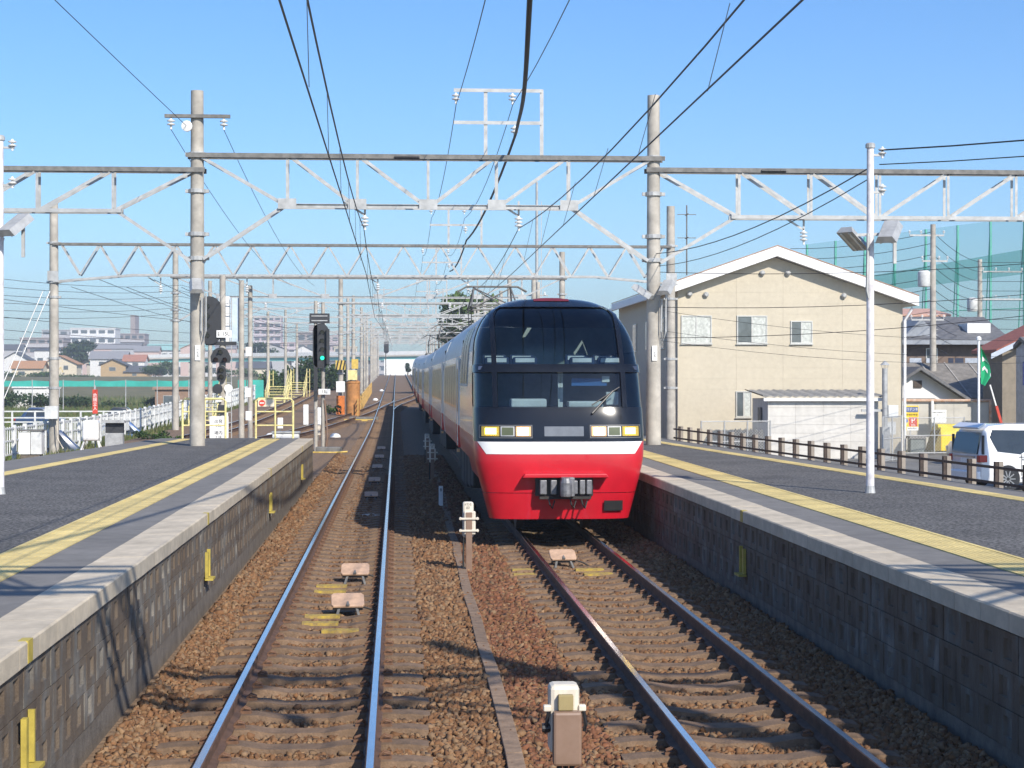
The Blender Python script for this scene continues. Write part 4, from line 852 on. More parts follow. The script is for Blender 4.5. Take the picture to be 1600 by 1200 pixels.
for k in range(5):
    x = -9.2+k*0.9; wire('siding catenary wire, %s from the left' % ('first','second','third','fourth','fifth')[k], sag((x-1.5,60,5.6+0.25*(k%2)),(x+0.3,130,5.9),0.4,8)+sag((x+0.3,130,5.9),(-8.8+k*0.15,300,8.4),0.3,8), 0.010)
wire('pole wire from the right lamp post up to the right, upper', sag((6.75,24.7,5.75),(13.0,18.5,6.0),0.15,8), 0.011, CABLE)
wire('pole wire from the right lamp post up to the right, lower', sag((6.75,24.7,5.55),(13.0,18.5,5.75),0.15,8), 0.008, CABLE)
wire('service wire from the right lamp post back to the gantry pole', sag((6.6,24.7,5.5),(6.3,43.2,5.6),0.25,10), 0.010, CABLE)
wire('lower service wire from the right lamp post back to the gantry pole', sag((6.6,24.7,5.35),(6.35,43.2,5.3),0.25,10), 0.008, CABLE)
for k, (z0, z1) in enumerate(((5.15,5.8),(4.3,5.2),(3.55,4.9))):
    wire('wire sweeping right from the gantry pole past the house, %s from the top' % ('first','second','third')[k], sag((6.4,43.2,z0),(20.0,38.0,z1),0.35,12), 0.008, CABLE)
for k, (z0, z1) in enumerate(((4.55,4.65),(3.85,4.1),(3.5,3.9))):
    wire('thin drop wire across the beige house front, %s from the top' % ('first','second','third')[k], sag((9.2,62,z0+0.4),(34,72,z1),0.75,14), 0.007, CABLE)
# ---------------------------------------------------------------- platform lamp posts
def lamp_post(label, x, y, top, yaw):
    t = thing('platform_lamp', label, 'lamp post', (x, y, PZ)); H = top-PZ
    pole(t, 0, 0, 0, H, 0.058, 0.05, mat('lamp_post_white', (0.66,0.64,0.66), 0.55, var=0.25, scale=6), n=14)
    g = MB(); g.lathe([(0.07,0),(0.07,0.05),(0.05,0.07)], (0,0,H), 12); g.build('cap', GALV, t)
    lamp_unit(t, 0.24, -0.1, H-1.22, R(-28), 0.76); lamp_unit(t, -0.22, 0.12, H-1.30, R(128), 0.7)
    g = MB(); g.bar((-0.2,0,H-1.22),(0.24,0,H-1.2),0.04); g.bar((0.33,-0.06,H-1.1),(0.33,-0.06,H-1.62),0.045); g.build('bracket', GALV, t)
    g = MB(); g.tube([(-0.05,-0.07,H-1.2),(-0.065,-0.07,H-2.0),(-0.04,-0.07,H-2.1)], 0.022, 6); g.build('conduit', GALV, t, smooth=True)
    for z in (H-0.1, H-0.62): obj('insulator', INS2, t, (0.17,0,z+0.12), None, (0.6,0.6,0.6)); g = MB(); g.bar((0,0,z),(0.2,0,z),0.03); g.build('arm', GALV, t)
    g = MB(); g.lathe([(0.075,0),(0.06,0.10)], (0,0,0), 12); g.build('collar', GALV, t)
    return t
lamp_post('white lamp post with two boxy lamps standing on the right platform', 6.62, 24.7, 5.78, 0)
lamp_post('white lamp post at the left edge of the picture on the left platform', -5.47, 25.2, 5.85, 0)
# ---------------------------------------------------------------- signals
HOOD = mat('signal_black', (0.03,0.032,0.036), 0.55, var=0.2)
LENS = mat('dark_lens', (0.03,0.015,0.013), 0.15, coat=0.6)
def oval(w, h, n=10):
    r = w/2; p = [(r*math.cos(math.pi*k/n), h/2-r+r*math.sin(math.pi*k/n)) for k in range(n+1)] + [(-r*math.cos(math.pi*k/n), -h/2+r-r*math.sin(math.pi*k/n)) for k in range(n+1)]
    return p
def hooded_lamp(t, x, y, z, m, r=0.1):
    g = MB(); g.lathe([(r,0),(r,0.012)], (x,y,z), 14, axis='y'); g.build('lens', m, t)
    g = MB(); k = 9; v = []
    for i in range(k): a = math.pi*(-0.1+1.2*i/(k-1)); v += [(x+math.cos(a)*(r+0.015), y, z+math.sin(a)*(r+0.015)), (x+math.cos(a)*(r+0.012), y-0.22+0.08*abs(math.cos(a)), z+math.sin(a)*(r+0.012))]
    g.add(v, [(2*i,2*i+1,2*i+3,2*i+2) for i in range(k-1)]); g.build('lamp_hood', HOOD, t)
def plate(t, x, y, z, w, h, lines, size, nm='sign_plate'):
    g = MB(); g.box(x-w/2,x+w/2,y,y+0.015,z-h/2,z+h/2); p = g.build(nm, WHITEP, t, bev=0.004)
    for tx, dx, dz, s in lines: text(tx, s, 'lettering', BLACKP, p, (x+dx, y-0.003, z+dz))
t = thing('railway_signal', 'black multi-lamp signal cluster with 15L plate left of the tracks', 'signal', (-5.75,60,-0.25))
pole(t, 0, 0, 0, 6.25, 0.11, 0.10)
g = MB(); g.prism(oval(0.78,1.6), -0.03, 0.02, 'y'); b = g.build('signal_board', HOOD, t); b.location = (-0.42,-0.16,4.75)
for k in range(4): hooded_lamp(t, -0.50, -0.20, 5.22-k*0.32, LENS, 0.085)
plate(t, 0.07, -0.24, 4.30, 0.50, 0.24, (('15L',0.06,0,0.17),('出\n発',-0.18,0.0,0.075)), 0.1)
g = MB(); g.box(-0.55,0.45,-0.12,0.1,3.93,4.05); g.build('bracket', HOOD, t)
g = MB(); g.prism([(-0.31,-0.2),(0.31,-0.2),(0.33,0.0),(0.22,0.22),(0.08,0.30),(-0.08,0.30),(-0.22,0.22),(-0.33,0.0)], -0.03, 0.02, 'y'); b = g.build('shunt_board', HOOD, t); b.location = (-0.05,-0.18,3.55)
for x, z in ((-0.05,3.70),(-0.2,3.45),(0.1,3.45)): hooded_lamp(t, x, -0.22, z, LENS if z > 3.6 else mat('shunt_lens', (0.18,0.06,0.035), 0.3), 0.065)
g = MB(); g.prism(oval(0.3,0.55), -0.03, 0.02, 'y'); b = g.build('repeater_board', HOOD, t); b.location = (-0.02,-0.18,2.98)
for z in (3.1, 2.88): hooded_lamp(t, -0.02, -0.22, z, LENS, 0.07)
g = MB(); g.lathe([(0.13,0),(0.17,-0.25)], (-0.13,-0.12,2.48), 14, axis='y'); g.build('horn_lamp', HOOD, t); g = MB(); g.lathe([(0.14,-0.04),(0.14,0.04)], (0.2,-0.1,2.5), 14, axis='y'); g.build('mirror_disc', WHITEP, t)
for x in (-0.12, 0.2): g = MB(); g.box(x-0.1,x+0.1,-0.2,-0.05,2.05,2.24); g.build('relay_box', WHITEP, t, bev=0.01)
g = MB(); g.box(-0.14,0.14,-0.16,-0.12,1.65,1.95); g.build('lower_box', HOOD, t)
plate(t, -0.1, -0.2, 1.15, 0.62, 0.85, (('出発\n15L',-0.02,0.18,0.14),('場内\n21R',-0.02,-0.2,0.14)), 0.1)
t = thing('ladder_pole', 'concrete pole with white boxes and a rung ladder right of the 15L signal', 'pole', (-5.35,62,-0.25))
pole(t, 0.05, 0, 0, 6.2, 0.10, 0.09)
for x in (-0.5, -0.28): g = MB(); g.bar((x,-0.1,0),(x,-0.1,5.6),0.03); g.build('ladder_rail', GALV, t)
for k in range(16): g = MB(); g.bar((-0.5,-0.1,0.3+k*0.34),(-0.28,-0.1,0.3+k*0.34),0.022); g.build('rung', GALV, t)
g = MB(); g.box(-0.72,-0.36,0.02,0.2,3.95,5.65); g.build('equipment_cabinet', WHITEP, t, bev=0.01); g = MB(); g.box(-0.34,-0.05,0.06,0.16,4.1,5.6); g.build('equipment_cabinet', mat('pale_blue_panel', (0.5,0.6,0.7), 0.5), t)
for x, z in ((0.3,3.75),(0.28,2.35),(-0.5,2.35),(0.3,1.55),(-0.5,1.5)): g = MB(); g.box(x-0.1,x+0.1,-0.15,0.0,z-0.16,z+0.16); g.build('junction_cover', WHITEP, t, bev=0.01)
t = thing('line_pole', 'plain pole close right of the ladder pole', 'pole', (-6.05,75,-0.25)); pole(t, 0.0, 0, 0, 6.7, 0.105, 0.095); g = MB(); g.bar((0.0,0,5.6),(-2.2,0,4.2),0.05); g.build('stay_arm', GALV, t)
t = thing('railway_signal', 'signal post with green light and 13L plate at left platform end', 'signal', (-3.02,70,-0.25))
pole(t, -0.1, 0, 0, 5.85, 0.075, 0.07); pole(t, 0.18, 0.1, 0, 5.8, 0.075, 0.07)
g = MB(); g.prism(oval(0.62,1.75), -0.03, 0.02, 'y'); b = g.build('signal_board', HOOD, t); b.location = (0.1,-0.12,4.1)
for k in range(4): hooded_lamp(t, 0.16, -0.155, 4.62-k*0.33, LENS if k < 3 else mat('green_aspect', (0.02,0.5,0.3), 0.2, emit=(0.02,0.9,0.5), estr=1.6), 0.08)
g = MB(); g.box(0.33,0.44,-0.34,-0.10,3.4,4.75); g.build('side_hood', HOOD, t); g = MB(); g.box(-0.17,-0.03,-0.15,0.1,2.0,4.9); g.build('pole_sleeve', HOOD, t)
g = MB(); g.box(-0.34,0.44,-0.1,-0.02,4.98,5.36); g.build('indicator_box', HOOD, t)
for z in (5.08, 5.26): g = MB(); g.box(-0.26,0.36,-0.112,-0.101,z-0.02,z+0.02); g.build('indicator_strip', GALV, t)
plate(t, 0.24, -0.14, 2.32, 0.46, 0.22, (('13L',0,0,0.16),), 0.1)
g = MB(); g.tube([(0.28,-0.02,0),(0.36,-0.05,0.6),(0.3,0.0,1.4),(0.24,0,2.0)], 0.035, 6); g.build('cable_duct', BOXB, t, smooth=True)
t = thing('railway_signal', 'small dark far signal on the main line beneath the overpass', 'signal', (-1.9,330,zt(330))); pole(t, 0, 0, -0.3, 7.4, 0.1, 0.08, GALVD); g = MB(); g.prism(oval(0.9,2.4), -0.05, 0.05, 'y'); b = g.build('signal_board', HOOD, t); b.location = (0.1,-0.15,5.6); g = MB(); g.lathe([(0.14,0),(0.14,0.02)], (0.1,-0.23,6.2), 10, axis='y'); g.build('lens', LENS, t)
# ---------------------------------------------------------------- trackside things beyond the left platform
t = thing('striped_pole_guard', 'yellow and black striped board and orange guard on the siding pole', 'pole guard', (-3.84,124.4,zt(124)-0.24)); 
g = MB(); g.box(-0.34,0.34,0,0.04,3.1,3.75); b = g.build('board', YEL, t)
for k in range(3): g = MB(); g.prism([(-0.34+k*0.24,3.1),(-0.24+k*0.24,3.1),(0.0+k*0.24-0.1,3.75),(-0.1+k*0.24-0.1,3.75)], -0.012, -0.002, 'y'); g.build('stripe', BLACKP, b)
g = MB(); g.box(-0.3,0.3,0.0,0.05,1.55,2.3); g.build('notice', WHITEP, t); g = MB(); g.box(-0.28,0.28,0,0.1,0,1.3); g.build('orange_guard', mat('guard_orange', (0.6,0.17,0.03), 0.7, var=0.3, scale=4), t)
t = thing('rusty_tank', 'upright rusty orange tank beside the striped pole', 'tank', (-2.9,121,zt(121)-0.25)); g = MB(); g.lathe([(0.47,0),(0.47,2.2),(0.5,2.22),(0.5,2.32),(0.3,2.42)], n=20); g.build('shell', mat('tank_rust', (0.42,0.19,0.06), 0.75, var=0.35, scale=2.5), t, smooth=True); g = MB(); g.box(-0.32,0.3,-0.5,-0.48,2.45,3.1); g.build('sign', PALEYEL, t); g = MB(); g.box(-0.1,0.35,0.2,0.5,3.2,3.85); g.build('yellow_box', YEL, t); g = MB(); g.tube([(0.2,0.3,2.3),(0.2,0.3,3.2)],0.04,6); g.build('box_post', GALVD, t)
OCH = mat('ochre_fence_paint', (0.46,0.28,0.08), 0.7, var=0.25, scale=4)
t = thing('safety_fence', 'long yellow slatted fence along the track towards the hill', 'fence', (0,0,0))
for k in range(40):
    y = 120+k*2.0; x = -2.55-0.004*k; g = MB(); g.box(x-0.04,x+0.04,y,y+0.06,zt(y)-0.3,zt(y)+0.95); g.build('post', OCH, t)
    for z in (0.3,0.6,0.9): g = MB(); g.bar((x,y,zt(y)+z),(x,y+1.98,zt(y+2)+z),0.04,0.07); g.build('board', PALEYEL if k % 3 else OCH, t)
def stair(label, x, y, w=1.5):
    t = thing('platform_steps', label, 'steps', (x, y, zt(y)-0.3), R(-8)); n = 6
    for i in range(n): g = MB(); g.box(0,w,-0.02+i*0.28,0.25+i*0.28,0.1+i*0.24,0.15+i*0.24); g.build('tread', PALEYEL, t)
    for xx in (0, w):
        g = MB(); g.bar((xx,0,0),(xx,1.7,1.55),0.07,0.2); g.build('stringer', PALEYEL, t)
        for yy in (0.0,1.7,3.2): g = MB(); g.bar((xx,yy,0),(xx,yy,2.9 if yy else 1.2),0.06); g.build('post', PALEYEL, t)
        for z in (0.6,1.1): g = MB(); g.bar((xx,0,z),(xx,1.7,z+1.5),0.045); g.bar((xx,1.7,z+1.5),(xx,3.2,z+1.5),0.045); g.build('handrail', PALEYEL, t)
    g = MB(); g.box(0,w,1.7,3.2,1.5,1.56); g.build('deck', PALEYEL, t)
stair('pale yellow metal steps beside the outer siding, nearest set', -11.9, 104, 1.4); stair('pale yellow metal steps beside the outer siding, middle set', -11.0, 152, 1.6); stair('pale yellow metal steps beside the outer siding, farthest set', -10.6, 176, 1.6)
for k, (x, y, h, lab) in enumerate(((-3.55,82,0.75,'cream marker post with number left of the main track'),(-4.9,98,1.35,'white post by the siding points, left one'),(-4.2,97.5,1.2,'white post by the siding points, right one'),(-5.9,92,0.8,'small white post behind the green signal'))):
    t = thing('marker_post', lab, 'marker post', (x,y,zt(y)-0.25)); g = MB(); g.box(-0.14 if k else -0.11,0.14 if k else 0.11,-0.05,0.05,0.25,h); g.build('plate', CREAM if k == 0 else WHITEP, t, bev=0.02); g = MB(); g.box(-0.04,0.04,-0.03,0.03,-0.1,0.249); g.build('stem', GALVD, t)
for k, (x, y, lab) in enumerate(((-2.9,86,'small white dome cover on the ballast beside the main track'),(-6.0,86.5,'small white dome cover by the siding behind the signal'),(-1.9,165,'small white dome cover by the yellow fence'),(-1.7,210,'distant white dome cover by the yellow fence'))):
    g = MB(); g.lathe([(0.26,0),(0.24,0.1),(0.15,0.18),(0.02,0.21)], (x,y,zt(y)-0.24), 14); tag(g.build('dome_cover', WHITEP, smooth=True), lab, 'cover')
t = thing('point_machine', 'dark points motor with yellow conduits at the left platform end', 'points motor', (-2.55,68.5,-0.24)); g = MB(); g.box(-0.5,0.5,-0.25,0.25,0,0.22); g.build('casing', GALVD, t, bev=0.03); g = MB(); g.tube([(-0.9,-0.1,0.3),(-0.8,-0.3,0.03),(0.2,-0.42,0.02),(0.7,-0.3,0.05)], 0.035, 6); g.build('conduit', YEL, t, smooth=True)
t = thing('point_machine', 'dark points machinery beside the far crossover', 'points motor', (-2.0,112,zt(112)-0.24)); g = MB(); g.box(-0.9,0.9,-0.4,0.4,0,0.25); g.build('casing', GALVD, t, bev=0.03); g = MB(); g.box(-1.2,0.6,-0.9,-0.75,0.0,0.12); g.build('rod', YEL, t)
# left side: cabinets between platform and fence
t = thing('equipment_cabinet', 'pale grey equipment cabinet at the foot of the left pole', 'cabinet', (-13.4,67,-0.35)); g = MB(); g.box(-0.4,0.0,-0.3,0.3,0.15,0.95); g.build('body', WHITEP, t, bev=0.01); g = MB(); g.box(0.02,0.42,-0.3,0.3,0.15,1.0); g.build('body', mat('pale_grey_box', (0.6,0.61,0.6), 0.6), t, bev=0.01); g = MB(); g.box(-0.44,0.46,-0.34,0.34,1.002,1.05); g.build('lid', GALVD, t); g = MB(); g.box(-0.35,0.35,-0.25,0.25,-0.1,0.149); g.build('plinth', BASEC, t)
t = thing('storage_tank', 'white rounded tank on splayed legs by the left fence', 'tank', (-11.9,71,-0.3)); g = MB(); g.box(-0.32,0.32,-0.25,0.25,0.45,1.25); g.build('body', WHITEP, t, bev=0.1)
for x in (-0.25,0.25): g = MB(); g.bar((x,-0.1,0.46),(x*1.6,-0.25,0),0.05); g.bar((x,0.1,0.46),(x*1.6,0.25,0),0.05); g.build('leg', WHITEP, t)
t = thing('banner_sign', 'narrow red sign with white characters above the white tank', 'sign', (-11.85,71.6,-0.3)); g = MB(); g.box(-0.1,0.1,-0.02,0.02,1.5,2.45); b = g.build('board', mat('sign_red', (0.55,0.06,0.035), 0.5), t); text('危\n険\n立\n入', 0.17, 'lettering', WHITEP, b, (0,-0.024,1.95)); g = MB(); g.bar((0,0.03,0),(0,0.03,2.6),0.04); g.build('post', GALV, t)
t = thing('relay_case', 'silver relay case with open hood by the left fence', 'relay case', (-11.0,71,-0.3)); g = MB(); g.box(-0.34,0.34,-0.2,0.25,0,0.75); g.build('body', GALV, t, bev=0.01); g = MB(); g.box(-0.34,0.34,-0.1,0.25,0.752,1.15); g.build('dark_interior', HOOD, t); g = MB(); g.prism([(-0.3,1.152),(0.3,1.152),(0.3,1.19),(-0.3,1.27)], -0.42, 0.42, 'x'); g.build('hood', GALV, t)
t = thing('pole_box', 'grey junction box strapped to the tall left pole', 'box', (-13.9,73.6,1.05)); g = MB(); g.box(-0.26,0.26,-0.22,0.0,-0.1,0.42); g.build('case', mat('pale_grey_box', (0.6,0.61,0.6), 0.6), t, bev=0.01); g = MB(); g.tube([(0.2,-0.1,-0.1),(0.24,-0.1,-0.9),(0.5,-0.3,-1.3)],0.03,6); g.build('cable', CREAM, t)
t = thing('guy_wires', 'pair of white guy wires sloping down at the far left', 'guy wires', (-13.6,62,-0.3))
for x in (0,0.25): g = MB(); g.tube([(x-0.9,0,0),(x+1.0,3,6.0)], 0.02, 5); g.build('wire', GALV, t)
for x in (0,0.25): g = MB(); g.tube([(x-0.9,0,0),(x-0.66,0.4,0.75)], 0.045, 8); g.build('guard_tube', YEL, t)
# white lattice fence on the left
t = thing('track_fence', 'white concrete rail and picket fence along the left of the line', 'fence', (0,0,0)); FW = mat('fence_white', (0.62,0.63,0.62), 0.7, var=0.15, scale=3)
y = 40.0; i = 0
fxl = lambda y: -14.25-0.004*(y-70)
while y < 190:
    zb = min(-0.35, 0)+zt(y)
    g = MB(); g.box(fxl(y)-0.07,fxl(y)+0.07,y-0.07,y+0.07,zb-0.4,zb+1.2); g.build('post', FW, t)
    for z in (0.12,0.62,1.08): g = MB(); g.bar((fxl(y),y+0.07,zb+z),(fxl(y+2),y+1.93,zb+z+zt(y+2)-zt(y)),0.045,0.06); g.build('rail', FW, t)
    for k in range(1, 5):
        if y > 140: continue
        yy = y+k*2/5; g = MB(); g.box(fxl(yy)-0.018,fxl(yy)+0.018,yy-0.02,yy+0.02,zb+0.1,zb+1.14); g.build('picket', FW, t)
    y += 2.0
# ---------------------------------------------------------------- beige house
SID = mat('beige_siding', (0.53,0.47,0.36), 0.8, var=0.05, scale=5, bump=0.12, bscale=40, stain=0.08, sscale=0.5, col2=(0.56,0.50,0.385))
FASC = mat('white_fascia', (0.80,0.79,0.78), 0.5, var=0.05); ROOFT = mat('roof_terracotta', (0.38,0.22,0.14), 0.8, var=0.2)
WINF = mat('window_alu', (0.55,0.54,0.50), 0.4, 0.5, var=0.1); WING = mat('window_dark_glass', (0.10,0.12,0.13), 0.08, var=0.3, scale=1.5, coat=0.4); CURT = mat('curtain', (0.50,0.52,0.48), 0.8, var=0.25, scale=8)
hs = thing('beige_house', 'beige two-storey building with white gabled roof edge right of the train', 'building', (0,75,0))
x0, x1, xa, zl, zr, za = 11.85, 21.5, 16.0, 6.4, 5.85, 7.72; D = 20
# horizontal siding boards on the gable wall, each its own piece, clipped by the roof slope
def roofz(x): return za-(xa-x)*(za-zl)/(xa-x0) if x < xa else za-(x-xa)*(za-zr)/(x1-xa)
g = MB(); g.prism([(x0,-0.7),(x1,-0.7),(x1,zr),(xa,za),(x0,zl)], 0.012, D, 'y'); g.build('wall', SID, hs)
bh = 0.455; z = -0.6
while z < za-0.1:
    zt_ = min(z+bh, za-0.02); zc = z+bh-0.003
    # board outline: clip at the gable
    a = x0 if zc <= zl else xa-(za-zc)/(za-zl)*(xa-x0); b = x1 if zc <= zr else xa+(za-zc)/(za-zr)*(x1-xa)
    a0 = x0 if z <= zl else xa-(za-z)/(za-zl)*(xa-x0); b0 = x1 if z <= zr else xa+(za-z)/(za-zr)*(x1-xa)
    if b-a > 0.3:
        edges = [v for v in (11.85,14.35,16.35,18.9,21.5)]
        for e0, e1 in zip(edges, edges[1:]):
            l0, r0, l1, r1 = max(e0,a0), min(e1,b0), max(e0,a), min(e1,b)
            if r0-l0 > 0.05 and r1-l1 > 0.02:
                g = MB(); g.prism([(l0+0.003,z),(r0-0.003,z),(r1-0.003,zc),(l1+0.003,zc)], 0.0, 0.0115, 'y'); g.build('siding_board', SID, hs)
    z += bh
for k, (pa, pb) in enumerate((((x0-0.35,zl-0.35+0.12),(xa,za+0.02)),((xa,za+0.02),(x1+0.55,zr-0.22+0.02)))):
    g = MB(); g.prism([(pa[0],pa[1]),(pb[0],pb[1]),(pb[0],pb[1]+0.42),(pa[0],pa[1]+0.42)], -0.55, -0.40, 'y'); g.build('fascia_board', FASC, hs)
    g = MB(); g.prism([(pa[0],pa[1]+0.02),(pb[0],pb[1]+0.02),(pb[0],pb[1]+0.40),(pa[0],pa[1]+0.40)], -0.398, D+0.4, 'y'); rf = g.build('roof', FASC, hs)
    g = MB(); g.prism([(pa[0],pa[1]+0.422),(pb[0],pb[1]+0.422),(pb[0],pb[1]+0.46),(pa[0],pa[1]+0.46)], -0.57, D+0.4, 'y'); g.build('roof_covering', ROOFT, hs)
g = MB(); g.box(x0-0.48,x0-0.36,-0.5,D+0.3,zl-0.22,zl-0.08); g.build('gutter', FASC, hs)
g = MB(); g.tube([(x1+0.35,-0.3,zr-0.25),(x1+0.06,-0.14,zr-0.8),(x1+0.06,-0.12,-0.5)], 0.06, 8); g.build('downpipe', FASC, hs, smooth=True)
def window(t, xa_, xb_, za_, zb_, y=-0.001, curtain=False, dark=0):
    f = MB(); w = 0.05
    f.box(xa_-w,xb_+w,y-0.05,y,za_-w,za_); f.box(xa_-w,xb_+w,y-0.05,y,zb_,zb_+w); f.box(xa_-w,xa_,y-0.05,y,za_,zb_); f.box(xb_,xb_+w,y-0.05,y,za_,zb_); f.box((xa_+xb_)/2-0.03,(xa_+xb_)/2+0.03,y-0.04,y,za_,zb_)
    o = f.build('window', WINF, t); m = (xa_+xb_)/2
    for a, b, c in ((xa_,m-0.03,CURT if curtain else WING),(m+0.03,xb_,CURT if curtain or dark == 0 else WING)):
        g = MB(); g.box(a,b,y-0.022,y-0.004,za_,zb_); g.build('pane', c if not curtain else CURT, o)
    g = MB(); g.box(xa_-0.08,xb_+0.08,y-0.09,y-0.051,za_-0.1,za_-0.051); g.build('sill', WINF, o)
window(hs, 12.05, 13.25, 4.12, 5.2, curtain=True); window(hs, 14.42, 15.62, 4.12, 5.2); window(hs, 16.72, 17.56, 4.12, 4.98, dark=0); window(hs, 14.38, 14.95, 1.0, 2.0)
for x, z in ((12.35,6.15),(13.05,6.13),(15.45,7.05),(16.55,7.05),(18.95,6.1)): g = MB(); g.lathe([(0.11,0),(0.12,-0.1),(0.06,-0.16)], (x,-0.002,z), 12, axis='y'); g.build('vent_cowl', GALV, hs, smooth=True)
for k in range(3):
    yy = 3.5+k*4.6
    g = MB(); g.box(x0-0.05,x0-0.002,yy,yy+1.3,3.9,5.3); w_o = g.build('window', WINF, hs); g = MB(); g.box(x0-0.065,x0-0.051,yy+0.06,yy+1.24,3.96,5.24); g.build('pane', WING, w_o)
g = MB(); g.tube([(12.4,1,7.0),(12.4,1,10.0)],0.03,6)
for z in (8.6, 9.6): g.bar((12.0,1,z),(12.8,1,z),0.03); g.bar((12.4,0.6,z),(12.4,1.4,z),0.03)
g.build('aerial', GALVD, hs)
# ---------------------------------------------------------------- concrete shed
sh = thing('block_shed', 'low pale concrete-panel shed with corrugated roof before the beige building', 'shed', (14.55,69.5,-0.57))
CP = mat('pale_concrete_panel', (0.56,0.54,0.50), 0.85, var=0.10, scale=3, rnd=0.05)
W, Dp, Hh = 4.4, 3.2, 2.35
g = MB(); g.box(0.03,W-0.03,0.03,Dp,0,Hh); g.build('wall_core', CP, sh)
for r_ in range(7):
    for c in range(4):
        g = MB(); g.box(c*W/4+0.003,(c+1)*W/4-0.003,0.0,0.028,r_*Hh/7+0.003,(r_+1)*Hh/7-0.003); g.build('panel', CP, sh)
g = MB(); n = 40; v = []
for i in range(n+1):
    x = -0.25+i*(W+0.4)/n; dz = 0.032*math.cos(i*math.pi/1.25)
    v += [(x,-0.25,Hh+0.12+dz),(x,Dp+0.2,Hh+0.34+dz),(x,Dp+0.2,Hh+0.31+dz),(x,-0.25,Hh+0.09+dz)]
g.add(v, [(i*4+k,(i+1)*4+k,(i+1)*4+(k+1)%4,i*4+(k+1)%4) for i in range(n) for k in range(4)]); g.build('corrugated_roof', mat('slate_sheet', (0.28,0.27,0.25), 0.9, var=0.25, scale=5), sh)
g = MB(); g.box(-0.2,W+0.2,-0.2,-0.1,Hh-0.08,Hh+0.05); g.build('gutter', WHITEP, sh)
g = MB(); g.box(-0.04,-0.002,1.2,1.8,1.4,2.0); g.build('louvre', GALVD, sh)
t = thing('flue_pipe', 'galvanised flue pipe with conical cap beside the shed', 'flue', (19.1,69.1,-0.57)); g = MB(); g.tube([(0,0,1.2),(0,0,3.55)],0.11,12); g.build('pipe', GALV, t, smooth=True)
g = MB(); g.lathe([(0.2,3.68),(0.02,3.85)], n=14); g.build('cap', GALV, t); g = MB(); [g.bar((a*0.1,b*0.1,3.5),(a*0.13,b*0.13,3.7),0.015) for a,b in ((1,0),(-1,0),(0,1),(0,-1))]; g.build('cap_stay', GALV, t); g = MB(); g.box(-0.16,0.16,-0.16,0.16,0.0,1.25); g.build('base_box', GALV, t); g = MB(); g.bar((-0.9,0.1,1.9),(0.1,0.1,1.9),0.1); g.build('bracket', GALV, t)
for x, z, lab in ((19.55,1.6,'upper grey meter box beside the flue'),(19.45,0.95,'lower pale meter box beside the flue')):
    t = thing('meter_box', lab, 'meter box', (x,69.6,-0.57)); g = MB(); g.box(-0.2,0.2,-0.12,0.1,z,z+0.5); g.build('case', mat('pale_grey_box', (0.6,0.61,0.6), 0.6), t, bev=0.01); g = MB(); g.bar((0,0.05,0),(0,0.05,z),0.05); g.build('post', GALV, t)
# chain-link panels (posts, rails and a real mesh of wires)
LINK = mat('chain_link_wire', (0.48,0.49,0.48), 0.5, 0.4)
def chainlink(label, a, b, z0, z1, posts, sp=0.11):
    t = thing('wire_fence', label, 'fence', (a[0],a[1],z0)); d = Vector((b[0]-a[0],b[1]-a[1],0)); L = d.length; u = d/L; H = z1-z0
    for k in range(posts+1): p = u*(L*k/posts); g = MB(); g.tube([(p.x,p.y,0),(p.x,p.y,H)],0.03,8); g.build('post', GALV, t, smooth=True)
    for z in (0.04,H*0.5,H-0.03): g = MB(); g.tube([(0,0,z),(u.x*L,u.y*L,z)],0.02,6); g.build('rail', GALV, t)
    g = MB(); s = -H
    while s < L:
        p0, p1 = max(0,s), min(L,s+H); g.bar((u.x*p0,u.y*p0,(p0-s)),(u.x*p1,u.y*p1,(p1-s)),0.006); g.bar((u.x*p0,u.y*p0,H-(p0-s)),(u.x*p1,u.y*p1,H-(p1-s)),0.006); s += sp
    tag(g.build('wire_mesh', LINK, t), kind='stuff'); return t
chainlink('wire mesh fence left of the shed with grey sheeting behind', (11.4,66.5), (14.1,66.9), -0.57, 1.0, 3)
t = thing('sheeting_stack', 'dark corrugated sheets leaning behind the wire fence by the shed', 'sheeting', (12.4,67.6,-0.57))
for k in range(8): g = MB(); g.prism([(k*0.2,0),(k*0.2+0.19,0),(k*0.2+0.19,0.55+min(k,2)*0.28+0.0),(k*0.2+0.1,0.7+min(k,2)*0.28),(k*0.2,0.55+min(k,2)*0.28)], 0, 0.03, 'y'); g.build('sheet', mat('grey_sheet', (0.10,0.10,0.10), 0.8, var=0.3), t)
chainlink('tall wire gate with pale frame beside the flue', (18.3,66.5), (19.6,68.5), -0.57, 1.15, 2)
chainlink('rusty wire sliding gate before the yellow bin', (20.7,72), (23.4,72.6), -0.5, 1.0, 2, 0.14)
